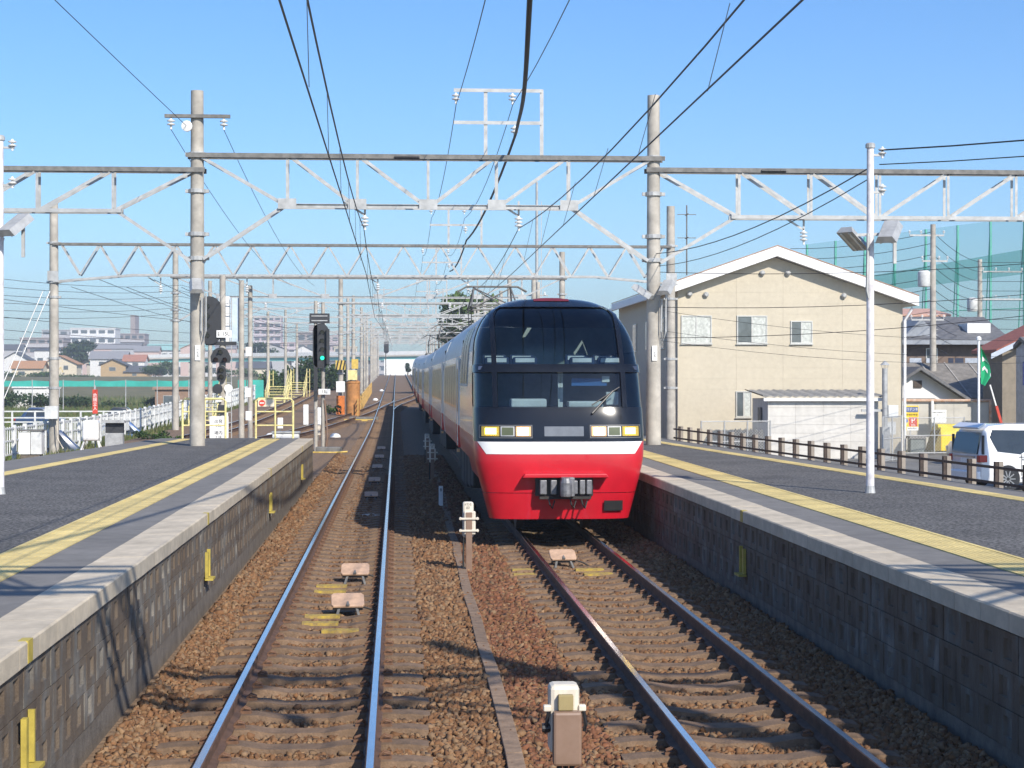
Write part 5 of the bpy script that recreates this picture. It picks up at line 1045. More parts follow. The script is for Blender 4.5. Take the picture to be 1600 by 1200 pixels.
# ---------------------------------------------------------------- beige panel wall with signs
pw = thing('panel_wall', 'beige metal panel wall with rusty pipe frame behind the yellow bin', 'wall', (21.9,77,-0.57)); PWM = mat('panel_wall_beige', (0.47,0.45,0.40), 0.75, var=0.15, scale=1.2); RUSTP = mat('rusty_white_pipe', (0.62,0.50,0.40), 0.7, var=0.1, scale=5, col2=(0.42,0.2,0.1))
for k in range(5): g = MB(); g.box(k*0.82,k*0.82+0.81,0,0.04,0.05,2.12); g.build('panel', PWM, pw)
g = MB(); g.tube([(0,-0.1,2.2),(4.1,-0.1,2.2)],0.06,8); g.build('top_pipe', RUSTP, pw, smooth=True)
for x in (0.1,1.45,4.05): g = MB(); g.tube([(x,-0.12,0),(x,-0.12,2.18)],0.065,8); g.build('post', RUSTP if x > 3 else WHITEP, pw, smooth=True)
sg = thing('parking_sign', 'yellow and white parking sign with red P on the panel wall', 'sign', (21.85,75.0,-0.57)); SY = mat('sign_yellow', (0.80,0.55,0.03), 0.5)
g = MB(); g.box(-0.32,0.34,0,0.03,0.95,2.0); g.build('board', SY, sg); g = MB(); g.box(-0.3,0.32,-0.008,-0.002,1.72,1.95); b = g.build('name_panel', mat('sign_dark_blue', (0.10,0.13,0.25), 0.5), sg); text('カリデンキ', 0.15, 'lettering', WHITEP, b, (0.0,-0.013,1.835), ext=0.003, sx=0.85)
text('お客様駐車場', 0.10, 'lettering', BLACKP, sg, (0.0,-0.004,1.61))
g = MB(); g.box(-0.08,0.28,-0.008,-0.002,1.12,1.52); b = g.build('p_panel', mat('sign_red', (0.55,0.06,0.035), 0.5), sg); text('P', 0.34, 'letter_p', WHITEP, b, (0.10,-0.013,1.36), ext=0.003); text('専用', 0.09, 'lettering', WHITEP, b, (0.10,-0.013,1.17), ext=0.003)
g = MB(); g.lathe([(0.09,0),(0.09,0.006)], (-0.2,-0.01,1.36), 14, axis='y'); g.build('blue_spot', mat('sign_blue', (0.12,0.2,0.5), 0.5), sg)
g = MB(); g.box(-0.16,0.33,-0.008,-0.002,0.95,1.1); b = g.build('white_strip', WHITEP, sg); text('無断駐車禁止', 0.07, 'lettering', GALVD, b, (0.08,-0.011,1.03))
g = MB(); g.bar((0.0,0.06,0),(0.0,0.06,2.0),0.05); g.build('post', GALV, sg)
nt_ = thing('notice_board', 'plain white notice board on the panel wall above the yellow bin', 'notice', (23.45,76.2,-0.57)); g = MB(); g.box(-0.32,0.32,0,0.02,1.25,1.8); b = g.build('board', WHITEP, nt_); g = MB(); g.bar((0,0.05,0),(0,0.05,1.8),0.05); g.build('post', GALV, nt_); text('管理区域 関係者以外', 0.06, 'lettering', GALVD, b, (-0.02,-0.004,1.68)); text('立入禁止', 0.06, 'lettering', GALVD, b, (-0.1,-0.004,1.58))
yb = thing('yellow_bin', 'big yellow metal waste bin with sloping lid by the wall', 'bin', (22.95,74.3,-0.57)); BY = mat('bin_yellow', (0.80,0.56,0.01), 0.45, var=0.08)
g = MB(); g.prism([(0,0.1),(1.5,0.1),(1.5,0.85),(0,0.85)], -0.0, 1.2, 'y'); g.build('body', BY, yb, bev=0.02); g = MB(); g.prism([(0,0.852),(1.2,0.852),(0.9,1.22),(0.3,1.22)], -0.05, 1.55, 'x'); g.build('lid', mat('bin_lid', (0.60,0.48,0.03), 0.5, var=0.2), yb)
g = MB(); g.prism([(-0.32,0.1),(-0.01,0.1),(-0.01,1.1)], 0.0, 1.2, 'y'); g.build('side_flap', mat('bin_dark', (0.2,0.15,0.03), 0.7), yb); g = MB(); g.bar((0.95,-0.03,0.62),(0.95,-0.03,0.74),0.05); g.build('latch', BLACKP, yb)
for x in (0.2,1.3): g = MB(); g.box(x-0.1,x+0.1,0.2,0.9,0,0.098); g.build('foot', BLACKP, yb)
t = thing('waste_bin', 'small dark grey bin left of the yellow bin', 'bin', (21.9,74.4,-0.57)); g = MB(); g.box(-0.3,0.3,-0.25,0.25,0.05,0.62); g.build('body', mat('grey_green_bin', (0.16,0.18,0.17), 0.6), t, bev=0.03); g = MB(); g.prism([(-0.3,0.622),(0.3,0.622),(0.26,0.74),(-0.26,0.78)], -0.36, 0.36, 'x'); g.build('lid', BLACKP, t)
# ---------------------------------------------------------------- flag
fl = thing('flag_pole', 'white pole flying a small green flag by the car park', 'flag', (20.5,62,-0.57)); g = MB(); g.tube([(0,0,0),(0,0,4.55)],0.045,10); g.build('pole', WHITEP, fl, smooth=True); g = MB(); g.lathe([(0.09,4.5),(0.09,4.6),(0.03,4.64)], n=10); g.build('finial', WHITEP, fl)
FLG = mat('flag_green', (0.01,0.33,0.14), 0.8, var=0.1); g = MB(); v = []; nz = 12
for j in range(nz+1):
    s = j/nz; z = 4.3-1.3*s; wd = 0.06+0.30*math.sin(min(1,s*1.15)*math.pi*0.62)*(1 if s < .75 else 1-(s-.75)*2.6)
    for i in range(7): u = i/6; v.append((0.05+wd*u, -0.02-0.06*math.sin(u*7+s*2), z-0.12*u))
g.add(v, [(j*7+i, j*7+i+1, (j+1)*7+i+1, (j+1)*7+i) for j in range(nz) for i in range(6)]); f_ = g.build('flag_cloth', FLG, fl, smooth=True)
g = MB(); P = lambda i, j, o=0.012: (v[j*7+i][0], v[j*7+i][1]-o, v[j*7+i][2])
g.add([P(2,3),P(5,4),P(6,5),P(4,4),P(1,5),P(1,4)], [(0,1,2,3),(0,3,4,5)]); g.add([P(1,7),P(3,6),P(6,8),P(6,9),P(4,8),P(3,7),P(1,8)], [(0,1,5,6),(1,2,3,4),(1,4,5)]); g.build('white_emblem', WHITEP, f_)
# ---------------------------------------------------------------- cars
CARW = mat('car_white', (0.80,0.80,0.80), 0.25, var=0.03, coat=0.8); CGL = mat('car_glass', (0.02,0.025,0.03), 0.05, coat=0.5); TYRE = mat('tyre', (0.02,0.02,0.02), 0.85); RIM = mat('alloy', (0.5,0.5,0.52), 0.3, 0.9)
def wheel(t, x, y, r=0.33, side=-1):
    g = MB(); g.lathe([(r-0.1,-0.1),(r-0.02,-0.11),(r,-0.07),(r,0.07),(r-0.02,0.11),(r-0.1,0.1)], (x,y,r), 24, axis='y'); w = g.build('wheel', TYRE, t, smooth=True)
    g = MB(); g.lathe([(r-0.105,0),(r-0.105,0.02)], (x,y+side*0.10,r), 20, axis='y'); g.build('rim_disc', BLACKP, w)
    for k in range(10):
        a = k*math.pi/5; g = MB(); g.bar((x+0.05*math.cos(a),y+side*0.115,r+0.05*math.sin(a)),(x+(r-0.1)*math.cos(a),y+side*0.115,r+(r-0.1)*math.sin(a)),0.022,0.03); g.build('spoke', RIM, w)
def loft_car(t, stations, mats, name='body'):               # stations: x, list of (halfwidth, z)
    g = MB(); v = []; n = len(stations[0][1])
    for x, ring in stations:
        for hw, z in ring: v.append((x,-hw,z))
        for hw, z in reversed(ring): v.append((x,hw,z))
    m = 2*n; f = []
    for i in range(len(stations)-1):
        for k in range(m-1): f.append((i*m+k,(i+1)*m+k,(i+1)*m+k+1,i*m+k+1))
    f.append(tuple(range(m))); f.append(tuple(reversed(range((len(stations)-1)*m, len(stations)*m))))
    g.add(v, f); return g.build(name, mats, t, smooth=True, bev=0.0)
van = thing('parked_minivan', 'white minivan parked behind the platform fence, seen from its rear corner', 'minivan', (16.0,49.6,-0.56), R(11))
def ring(hw, z0, zw, zr): return [(hw*0.93,z0),(hw,z0+0.15),(hw,zw-0.1),(hw*0.985,zw),(hw*0.87,zr-0.1),(hw*0.78,zr)]
loft_car(van, [(0.0,ring(0.74,0.42,0.98,1.06)),(0.06,ring(0.83,0.27,0.98,1.22)),(0.18,ring(0.86,0.24,1.0,1.66)),(0.36,ring(0.865,0.24,1.0,1.80)),(0.9,ring(0.865,0.24,1.0,1.85)),(2.4,ring(0.865,0.24,1.0,1.86)),(3.2,ring(0.865,0.24,1.0,1.78)),(4.0,ring(0.86,0.24,0.99,1.12)),(4.55,ring(0.8,0.26,0.85,0.95)),(4.69,ring(0.7,0.35,0.7,0.78))], CARW)
def quad_panel(t, pts, nm, m, th=0.012):
    g = MB(); p = [Vector(q) for q in pts]; n = (p[1]-p[0]).cross(p[2]-p[0]).normalized()*th; k = len(p)
    g.add([q+n for q in p]+[q-n for q in p], [tuple(range(k)), tuple(reversed(range(k,2*k)))]+[(i,k+i,k+(i+1)%k,(i+1)%k) for i in range(k)]); return g.build(nm, m, t)
rg = lambda hw, z: hw*(0.985 if z <= 1.0 else 0.985-0.135*(z-1.0)/0.78)
S = lambda x, z: (x, -rg(0.872, z)-0.004, z)
quad_panel(van, [S(0.55,1.10),S(1.25,1.02),S(1.45,1.12),S(2.5,1.08),S(2.5,1.66),S(0.42,1.70),S(0.33,1.5)], 'side_window', CGL)
quad_panel(van, [S(2.56,1.08),S(3.55,1.06),S(3.05,1.66),S(2.56,1.66)], 'side_window', CGL)
quad_panel(van, [(-0.005,-0.70,1.02),(0.125,-0.66,1.62),(0.125,0.66,1.62),(-0.005,0.70,1.02)], 'rear_window', CGL, 0.02)
quad_panel(van, [(0.02,-0.72,1.74),(0.25,-0.70,1.86),(0.25,0.70,1.86),(0.02,0.72,1.74)], 'rear_spoiler', CARW, 0.03)
for s in (-1, 1): g = MB(); g.box(-0.03,0.22,*sorted((s*0.70,s*0.875)),0.80,1.0); g.build('tail_lamp', mat('tail_lamp_red', (0.35,0.01,0.015), 0.2, coat=0.6), van, bev=0.02); g = MB(); g.box(0.07,0.13,*sorted((s*0.80,s*0.872)),1.02,1.55); g.build('lamp_strip', BLACKP, van, bev=0.01)
g = MB(); g.box(-0.06,0.1,-0.80,0.80,0.30,0.55); g.build('rear_bumper', CARW, van, bev=0.04); g = MB(); g.box(-0.035,-0.01,-0.17,0.17,0.72,0.9); g.build('number_plate', WHITEP, van); g = MB(); g.box(-0.05,0.05,-0.6,0.6,0.93,0.97); g.build('chrome_strip', RIM, van)
g = MB(); g.box(1.2,2.4,-0.881,-0.872,0.93,0.95); g.build('door_rail', BLACKP, van)
for x, z0, z1 in ((1.27,0.42,1.02),(2.52,0.35,1.06),(3.5,0.42,1.04)): g = MB(); g.box(x,x+0.012,-0.876,-0.864,z0,z1); g.build('door_gap', BLACKP, van)
g = MB(); g.box(1.28,3.5,-0.876,-0.864,0.36,0.372); g.build('sill_gap', BLACKP, van); g = MB(); g.box(1.3,1.5,-0.895,-0.868,0.86,0.9); g.build('door_handle', RIM, van)
for x in (0.85, 3.75): 
    for s in (-1,1): wheel(van, x, s*0.76, 0.33, s)
    for s in (-1,1): g = MB(); g.lathe([(0.38,0),(0.38,0.012)], (x, s*0.871, 0.34), 24, axis='y'); g.build('wheel_arch', BLACKP, van)
def small_car(label, x, y, z, col, rz, h=1.5, group=None):
    t = thing('parked_car', label, 'car', (x,y,z), rz, group); m = mat('car_paint_'+col[0], col[1], 0.3, var=0.04, coat=0.6)
    loft_car(t, [(0,ring(0.66,0.4,0.75,0.8)),(0.1,ring(0.78,0.25,0.85,0.9)),(0.5,ring(0.8,0.22,0.88,0.93)),(0.75,ring(0.8,0.22,0.9,1.25)),(1.2,ring(0.8,0.22,0.9,h)),(2.3,ring(0.8,0.22,0.9,h)),(3.1,ring(0.8,0.22,0.88,0.95)),(3.8,ring(0.78,0.25,0.75,0.82)),(3.95,ring(0.6,0.35,0.6,0.66))], m)
    for s in (-1,1): quad_panel(t, [(0.85,s*0.775,0.95),(2.75,s*0.775,0.95),(2.2,s*0.70,h-0.12),(1.15,s*0.70,h-0.12)], 'side_window', CGL); wheel(t, 0.75, s*0.72, 0.29, s); wheel(t, 3.2, s*0.72, 0.29, s)
    quad_panel(t, [(0.56,-0.62,0.96),(1.13,-0.58,h-0.08),(1.13,0.58,h-0.08),(0.56,0.62,0.96)], 'rear_window', CGL, 0.03); quad_panel(t, [(3.0,-0.62,0.98),(2.37,-0.58,h-0.06),(2.37,0.58,h-0.06),(3.0,0.62,0.98)], 'windscreen', CGL, 0.03)
    for s in (-1,1): g = MB(); g.box(-0.02,0.12,*sorted((s*0.6,s*0.78)),0.62,0.8); g.build('tail_lamp', mat('tail_lamp_red', (0.35,0.01,0.015), 0.2, coat=0.6), t, bev=0.01); g = MB(); g.box(3.82,3.96,*sorted((s*0.48,s*0.72)),0.52,0.66); g.build('headlamp', RIM, t, bev=0.02)
    return t
small_car('silver hatchback parked behind the white minivan', 24.3, 64.5, -0.57, ('silver',(0.42,0.43,0.44)), R(174), 1.45)
small_car('dark blue car half hidden behind the left track fence', -16.5, 77, -1.35, ('navy',(0.03,0.06,0.14)), R(10), 1.75)
small_car('blue car parked farther along behind the left track fence', -16.8, 98, -1.35, ('blue',(0.05,0.12,0.3)), R(12), 1.7)
# ---------------------------------------------------------------- houses
TILE = mat('grey_roof_tile', (0.13,0.13,0.135), 0.7, var=0.3, scale=4, rnd=0.1)
def house(label, x, y, z, w, d, h, rh, wall, roof, ridge='x', wins=(), over=0.5, rz=0.0, name='house', cat='house'):
    t = thing(name, label, cat, (x,y,z), rz)
    g = MB(); 
    if ridge == 'x': g.box(0,w,0,d,0,h)
    else: g.prism([(0,0),(w,0),(w,h),(w/2,h+rh),(0,h)], 0, d, 'y')
    g.build('wall', wall, t)
    if ridge == 'x':
        g = MB(); g.prism([(0,h),(d,h),(d/2,h+rh-0.05)], 0.05, w-0.05, 'x'); g.build('gable_wall', wall, t)
        for s in (0, 1):
            P = [(-over if s == 0 else d+over, h-over*rh/(d/2)), (d/2, h+rh), (d/2, h+rh+0.16), (-over if s == 0 else d+over, h-over*rh/(d/2)+0.16)]
            g = MB(); g.prism(P, -over, w+over, 'x'); g.build('roof', roof, t)
    else:
        for s in (0, 1):
            P = [(-over if s == 0 else w+over, h-over*rh/(w/2)), (w/2, h+rh), (w/2, h+rh+0.16), (-over if s == 0 else w+over, h-over*rh/(w/2)+0.16)]
            g = MB(); g.prism(P, -over, d+over, 'y'); g.build('roof', roof, t)
    for a, b, c, e in wins:
        g = MB(); g.box(a,b,-0.05,-0.001,c,e); o = g.build('window', WINF, t); g = MB(); g.box(a+0.06,b-0.06,-0.062,-0.051,c+0.06,e-0.06); g.build('pane', WING, o)
    return t
WDK = mat('dark_timber_wall', (0.075,0.06,0.05), 0.85, var=0.3, scale=6); WPL = mat('white_plaster', (0.76,0.75,0.73), 0.8, var=0.06); WTAN = mat('tan_plaster', (0.23,0.195,0.15), 0.85, var=0.15); RSH = mat('weathered_grey_roof', (0.19,0.175,0.155), 0.85, var=0.3, scale=3); RREDT = mat('red_roof_tile', (0.30,0.10,0.065), 0.75, var=0.25, scale=5); WBLU = mat('bluegrey_wall', (0.26,0.28,0.31), 0.8)
h = house('small house with white gable and dark board front behind the panel wall', 22.6, 84, -0.6, 4.4, 7, 2.2, 1.4, WPL, TILE, 'y', over=0.6)
g = MB(); g.prism([(0.05,0),(4.35,0),(4.35,1.75),(3.0,2.25),(1.4,2.25),(0.05,1.75)], -0.09, -0.02, 'y'); g.build('board_front', mat('grey_brown_boards', (0.14,0.115,0.10), 0.9, var=0.3, scale=3), h)
for k in range(5): g = MB(); g.box(0.08,4.32,-0.115,-0.092,0.1+k*0.4,0.475+k*0.4) if k < 4 else g.box(0.9,3.5,-0.115,-0.092,1.72,2.1); g.build('board', mat('grey_brown_boards', (0.14,0.115,0.10), 0.9, var=0.3, scale=3), h)
g = MB(); g.box(2.0,2.4,-0.06,-0.012,2.75,3.1); g.build('gable_vent', WDK, h)
h = house('long low house with weathered corrugated roof behind the white gable', 24.5, 93, -0.6, 9.0, 8, 2.3, 1.6, WDK, RSH, 'x', over=0.7, wins=((5.2,6.4,0.7,1.9),(7,8.4,0.3,1.9)))
for k in range(7): g = MB(); sx = 0.2+k*1.35; g.prism([(-0.7,2.3-0.7*0.4+0.165),(4,3.9+0.165),(4,3.9+0.2),(-0.7,2.3-0.7*0.4+0.2)], sx, sx+0.07, 'x'); g.build('roof_seam', mat('pale_seam', (0.33,0.31,0.28), 0.8), h)
h = house('two-storey house with grey tiled roof and dark balcony behind the long roof', 28.0, 104, -0.6, 7.6, 9, 5.5, 1.35, mat('brown_house_wall', (0.17,0.125,0.10), 0.85), TILE, 'x', over=0.6, wins=((3.2,3.9,3.2,5.0),(6.4,7.1,3.2,5.0),(1.0,1.9,3.3,4.7)))
g = MB(); g.box(-0.4,7.8,-1.3,-1.2,3.55,3.67); g.build('balcony_rail', WBLU, h); g = MB(); g.box(-0.4,7.8,-1.3,-0.01,2.75,2.9); g.build('balcony_deck', WDK, h); g = MB(); g.box(-0.6,8.2,-0.85,-0.62,5.2,5.45); g.build('eaves_board', WBLU, h)
for x in (0.0,1.2,2.4,3.6,4.8,6.0,7.4): g = MB(); g.box(x,x+0.06,-1.28,-1.22,2.9,3.55); g.build('baluster', WBLU, h)
for a, b, m in ((1.9,2.6,'pale_laundry'),(2.9,3.1,'pale_laundry'),(4.2,4.5,'dark_laundry'),(4.6,5.1,'dark_laundry'),(5.2,6.1,'pale_laundry')): g = MB(); g.box(a,b,-1.15,-1.12,3.2,4.4); g.build('laundry', mat(m, (0.38,0.42,0.48) if m[0] == 'p' else (0.03,0.04,0.07), 0.9), h)
g = MB(); g.prism([(1.9,5.65),(4.1,5.65),(3.0,6.75)], 0.2, 3, 'y'); g.build('dormer', WBLU, h); g = MB(); g.box(6.0,7.4,0.9,3,5.9,6.5); g.build('rooftop_box', WPL, h)
h = house('house with blue-grey gable and red tiled roof at the right edge', 30.3, 88, -0.6, 5.4, 3, 4.7, 1.3, WTAN, RREDT, 'y', over=0.45, wins=((2.0,3.2,2.6,3.9),))
g = MB(); g.prism([(0.0,4.68),(5.4,4.68),(2.7,5.95)], -0.12, -0.02, 'y'); g.build('gable_panel', WBLU, h); g = MB(); g.prism([(1.4,4.0),(3.9,4.0),(3.7,4.2),(1.6,4.2)], -0.9, -0.001, 'y'); g.build('window_hood', WDK, h)
for s, (a, b) in enumerate((((-0.9,4.27),(2.7,6.0)),((2.7,6.0),(6.3,4.27)))): g = MB(); g.prism([(a[0],a[1]-0.1),(b[0],b[1]-0.1),(b[0],b[1]+0.15),(a[0],a[1]+0.15)], -1.0, -0.93, 'y'); g.build('barge_board', mat('pale_blue_board', (0.45,0.5,0.58), 0.6), h)
house('pinkish flat-roofed block just right of the beige building', 32.6, 118, -0.6, 4.0, 8, 7.4, 0.5, mat('pink_stucco', (0.46,0.28,0.22), 0.85), mat('pink_roof', (0.5,0.3,0.23), 0.8), 'x', over=0.4, wins=((1,3.0,4.6,6.4),))
house('pale grey building with blue sign at the far right edge', 26.6, 74, -0.6, 5, 1.5, 4.5, 0.3, mat('pale_grey_wall', (0.42,0.44,0.48), 0.8), TILE, 'x', over=0.1)
t = thing('shop_sign', 'small blue sign on the grey building at the right edge', 'sign', (26.65,73.8,-0.6)); g = MB(); g.box(-0.35,0.25,-0.1,0.05,2.9,3.9); g.build('board', mat('sign_deep_blue', (0.03,0.06,0.28), 0.5), t); text('自\n転', 0.34, 'lettering', WHITEP, t, (-0.02,-0.105,3.4))
t = thing('red_pole', 'leaning red and white pole before the dark houses', 'pole', (28.5,82,-0.6)); g = MB(); g.bar((0,0,0),(-0.55,0,1.9),0.12); g.build('red_shaft', mat('sign_red', (0.55,0.06,0.035), 0.5), t); g = MB(); g.bar((-0.56,0,1.92),(-0.85,0,2.9),0.06); g.build('tip', WHITEP, t)
# utility poles on the right
def utility(label, x, y, h, arms, tr=False):
    t = thing('utility_pole', label, 'utility pole', (x,y,-0.6)); pole(t, 0, 0, 0, h, 0.2, 0.14)
    for z, a, b in arms:
        g = MB(); g.bar((a,0,z),(b,0,z),0.09); g.build('cross_arm', GALV, t)
        for k in range(4): obj('insulator', INS2, t, (a+(b-a)*k/3,0,z+0.28), None, (0.8,0.8,0.8))
    if tr: g = MB(); g.lathe([(0.3,0),(0.34,0.05),(0.34,0.8),(0.2,0.9)], (-0.5,0,h-3.4), 14); g.build('transformer', mat('pale_grey_box', (0.6,0.61,0.6), 0.6), t, smooth=True)
    for k in range(6): g = MB(); g.bar((-0.3,0,h*0.3+k*0.8),(0.3,0,h*0.3+k*0.8),0.03); g.build('step_bolt', GALV, t)
    return t
utility('tall concrete utility pole with cross arms in front of the green net', 29.2, 96, 11.6, ((11.0,-1.3,0.6),(9.6,-0.6,0.8),(6.4,-1.2,0.6)), True)
utility('shorter utility pole with double cross arm near the right edge', 38.1, 115, 11.0, ((10.2,0.2,2.8),(8.4,0.2,2.8)), True)
for k in range(11):
    z0 = 10.6-k*0.62; wire('street wire between the right utility poles, %s from the top' % ('first second third fourth fifth sixth seventh eighth ninth tenth eleventh'.split()[k]), sag((22,99,z0*0.93),(29.2,96,z0),0.25,6)+sag((29.2,96,z0),(38.3,115,z0-0.4),0.35,8)+sag((38.3,115,z0-0.4),(58,112,z0+0.6-0.05*k),0.3,6), 0.016, CABLE, group='street wires on the right')
t = thing('guy_sleeve', 'yellow guy-wire sleeve slanting below the shorter utility pole', 'guy sleeve', (37.6,112,2.6)); g = MB(); g.bar((0,0,3.1),(-4.2,-3,0),0.10); g.build('sleeve', YEL, t); g = MB(); g.bar((-4.2,-3,0),(-7,-5,-2),0.03); g.build('wire', CABLE, t)
# green practice net
NET = glass_mat('green_net', (0.50,0.74,0.72), 0.0); nt = NET.node_tree
for n_ in list(nt.nodes):
    if n_.type in ('BSDF_GLOSSY','FRESNEL','MATH'): nt.nodes.remove(n_)
df = nt.nodes.new('ShaderNodeBsdfDiffuse'); df.inputs[0].default_value = (0.05,0.36,0.30,1); mx = [n_ for n_ in nt.nodes if n_.type == 'MIX_SHADER'][0]; mx.inputs[0].default_value = 0.2; nt.links.new(df.outputs[0], mx.inputs[2])
tp = [n_ for n_ in nt.nodes if n_.type == 'BSDF_TRANSPARENT'][0]; tp.inputs[0].default_value = (0.92,0.97,0.96,1)
NET2 = NET.copy(); NET2.name = 'green_net_dense'; [setattr(n_.inputs[0], 'default_value', 0.5) for n_ in NET2.node_tree.nodes if n_.type == 'MIX_SHADER']
gn = thing('practice_net', 'tall green golf practice net on thin poles behind the houses', 'net', (0,0,0)); NP = mat('net_pole_green', (0.10,0.42,0.32), 0.6)
line1 = [(47.5+k*2.6, 205-k*3.0, 18.2+k*0.2) for k in range(8)]
line2 = [(65.7,184,19.6),(77,190,15.6),(90,196,15.8),(104,200,16)]
for x, y, zt_ in line1+line2[1:]:
    g = MB(); g.tube([(x,y,-1),(x,y,zt_)],0.14,6); g.build('pole', NP, gn); g = MB(); g.tube([(x,y+3,-1),(x,y,zt_)],0.06,5); g.build('stay', NP, gn)
g = MB()
for (a, b) in list(zip(line1, line1[1:])): g.add([(a[0],a[1],0),(b[0],b[1],0),(b[0],b[1],b[2]),(a[0],a[1],a[2])], [(0,1,2,3)])
g.build('net_panel', NET, gn)
g = MB(); rows = []
for a, b in zip(line2, line2[1:]):
    for k in range(9): u = k/8; rows.append((a[0]+(b[0]-a[0])*u, a[1]+(b[1]-a[1])*u, a[2]+(b[2]-a[2])*u-(2.6 if a is line2[0] else 1.2)*4*u*(1-u)*0.5, 13.2+0.9*math.sin(u*math.pi)))
v = [];
for x, y, zt_, zb in rows: v += [(x,y,zb),(x,y,zt_)]
g.add(v, [(2*i,2*i+2,2*i+3,2*i+1) for i in range(len(rows)-1)]); g.build('net_panel', NET2, gn)
g = MB(); g.add([(40,203,12.6),(52,199,12.2),(65.7,184,13.6),(65.7,184,16.2),(52,199,14.0),(40,203,14.8)], [(0,1,4,5),(1,2,3,4)]); g.build('net_panel', NET2, gn)
g = MB(); g.add([(65.7,184,0),(104,200,0),(104,200,13),(65.7,184,13)], [(0,1,2,3)]); g.build('net_panel', NET, gn)
for z in (4,7,10): g = MB(); g.tube([(47.5,205,z),(65.7,184,z)],0.05,5); g.build('net_cable', NP, gn)
g = MB(); g.tube([(65.7,184,19.6),(74,176,-1)],0.12,6); g.build('stay', NP, gn)
# ---------------------------------------------------------------- vegetation
LEAF = attr_mat('leaf', 0.7, trans=0.25)
def leaf_cloud(name, n, centres, size, palette, rng, parent=None, m=LEAF):
    c = np.array([q[:3] for q in centres]); r = np.array([q[3:6] for q in centres]); vol = r.prod(1); k = rng.choice(len(c), n, p=vol/vol.sum())
    d = rng.normal(0,1,(n,3)); d /= np.linalg.norm(d,axis=1,keepdims=True); rad = rng.random(n)**0.45
    P = c[k]+d*rad[:,None]*r[k]*(0.85+0.3*rng.random((n,1)))
    a = rng.normal(0,1,(n,3)); a /= np.linalg.norm(a,axis=1,keepdims=True); b = np.cross(a, rng.normal(0,1,(n,3))); b /= np.linalg.norm(b,axis=1,keepdims=True)
    s = size*(0.6+0.8*rng.random((n,1))); V = np.stack([P-a*s, P+b*s*0.55, P+a*s, P-b*s*0.55],1).reshape(-1,3)
    F = np.arange(n*4).reshape(-1,4); col = np.array(palette)[rng.integers(0,len(palette),n)]*(0.7+0.6*rng.random((n,1)))
    return obj(name, npmesh(name, V, F, m, np.repeat(col,4,0)), parent)
GREENS = [(0.055,0.10,0.025),(0.075,0.13,0.03),(0.10,0.16,0.045),(0.045,0.085,0.03)]; DKG = [(0.03,0.06,0.02),(0.04,0.075,0.03),(0.055,0.09,0.03)]
LITG = [(0.10,0.16,0.04),(0.12,0.19,0.05),(0.14,0.21,0.06),(0.08,0.135,0.035)]
BARK = mat('bark', (0.09,0.07,0.05), 0.95, var=0.3, scale=8)
def tree(label, x, y, z, h, r, n, size, pal=GREENS, seed=0, conifer=False):
    rng = np.random.default_rng(seed); t = thing('tree', label, 'tree', (x,y,z)); g = MB(); g.tube([(0,0,0),(0.05*r,0,h*0.4),(0,0.05*r,h*0.75)], [0.06*r+0.08,0.05*r+0.05,0.03], 8)
    for k in range(6): a = rng.random()*6.28; q = r*0.6; g.tube([(0,0,h*(0.35+0.06*k)),(math.cos(a)*q,math.sin(a)*q,h*(0.55+0.06*k))], [0.05,0.02], 5)
    g.build('trunk', BARK, t)
    cs = []
    for k in range(14):
        a = rng.random()*6.28; q = rng.random()**0.5*r*0.75; zz = h*(0.42+0.5*rng.random())
        if conifer: q = r*0.5*(1-zz/h)*1.6*rng.random(); 
        cs.append((math.cos(a)*q, math.sin(a)*q, zz, r*rng.uniform(0.28,0.5)*(1.2-0.7*zz/h if conifer else 1), r*rng.uniform(0.28,0.5), h*rng.uniform(0.07,0.14)))
    leaf_cloud('crown', n, cs, size, pal, rng, t); return t
def bush(label, x, y, z, h, w, d, n, size, pal=GREENS, seed=0, cat='bush'):
    rng = np.random.default_rng(seed); t = thing('bush', label, cat, (x,y,z)); g = MB()
    for k in range(5): a = rng.random()*6.28; g.tube([(0,0,0),(math.cos(a)*w*0.3,math.sin(a)*d*0.3,h*0.6)],[0.04,0.015],5)
    g.build('stems', BARK, t)
    cs = [((rng.random()-0.5)*w, (rng.random()-0.5)*d, h*(0.25+0.5*rng.random()), w*rng.uniform(0.16,0.3), d*rng.uniform(0.2,0.35), h*rng.uniform(0.2,0.3)) for k in range(10)]
    leaf_cloud('foliage', n, cs, size, pal, rng, t); return t
tree('big round-crowned green tree behind the train', 8.5, 190, 0.2, 12.0, 5.6, 15000, 0.26, LITG, 1)
tree('green tree behind the train, lower and nearer the mast', 13.5, 178, 0, 8.5, 3.6, 4500, 0.22, LITG, 2)
tree('dark conifer at the right of the distant white wall', 2.75, 432, 2.9, 3.6, 1.7, 900, 0.2, DKG, 3, True)
bush('bushy dark tree clump between the line poles', -9.8, 215, -0.6, 6.2, 7.0, 5, 5000, 0.22, DKG, 4)
bush('bushes left of the distant line poles', -14.2, 235, -0.8, 4.6, 6, 5, 2600, 0.22, GREENS, 5)
bush('dense green bush right of the ochre house', -72, 545, 2.6, 6.0, 10, 6, 3200, 0.25, GREENS, 6)
bush('green bush at the right of the net by the underpass', -58, 540, 2.6, 4.6, 5, 4, 1800, 0.25, DKG, 7)
for k, (x, y, w, h, lab) in enumerate(((-52,232,9,2.8,'leftmost'),(-40,228,11,2.4,'second'),(-27,226,8,2.2,'third'))): bush('dark hedge clump beneath the green net, %s' % lab, x, y, -1.4, h, w, 3, 1800, 0.2, DKG, 10+k)
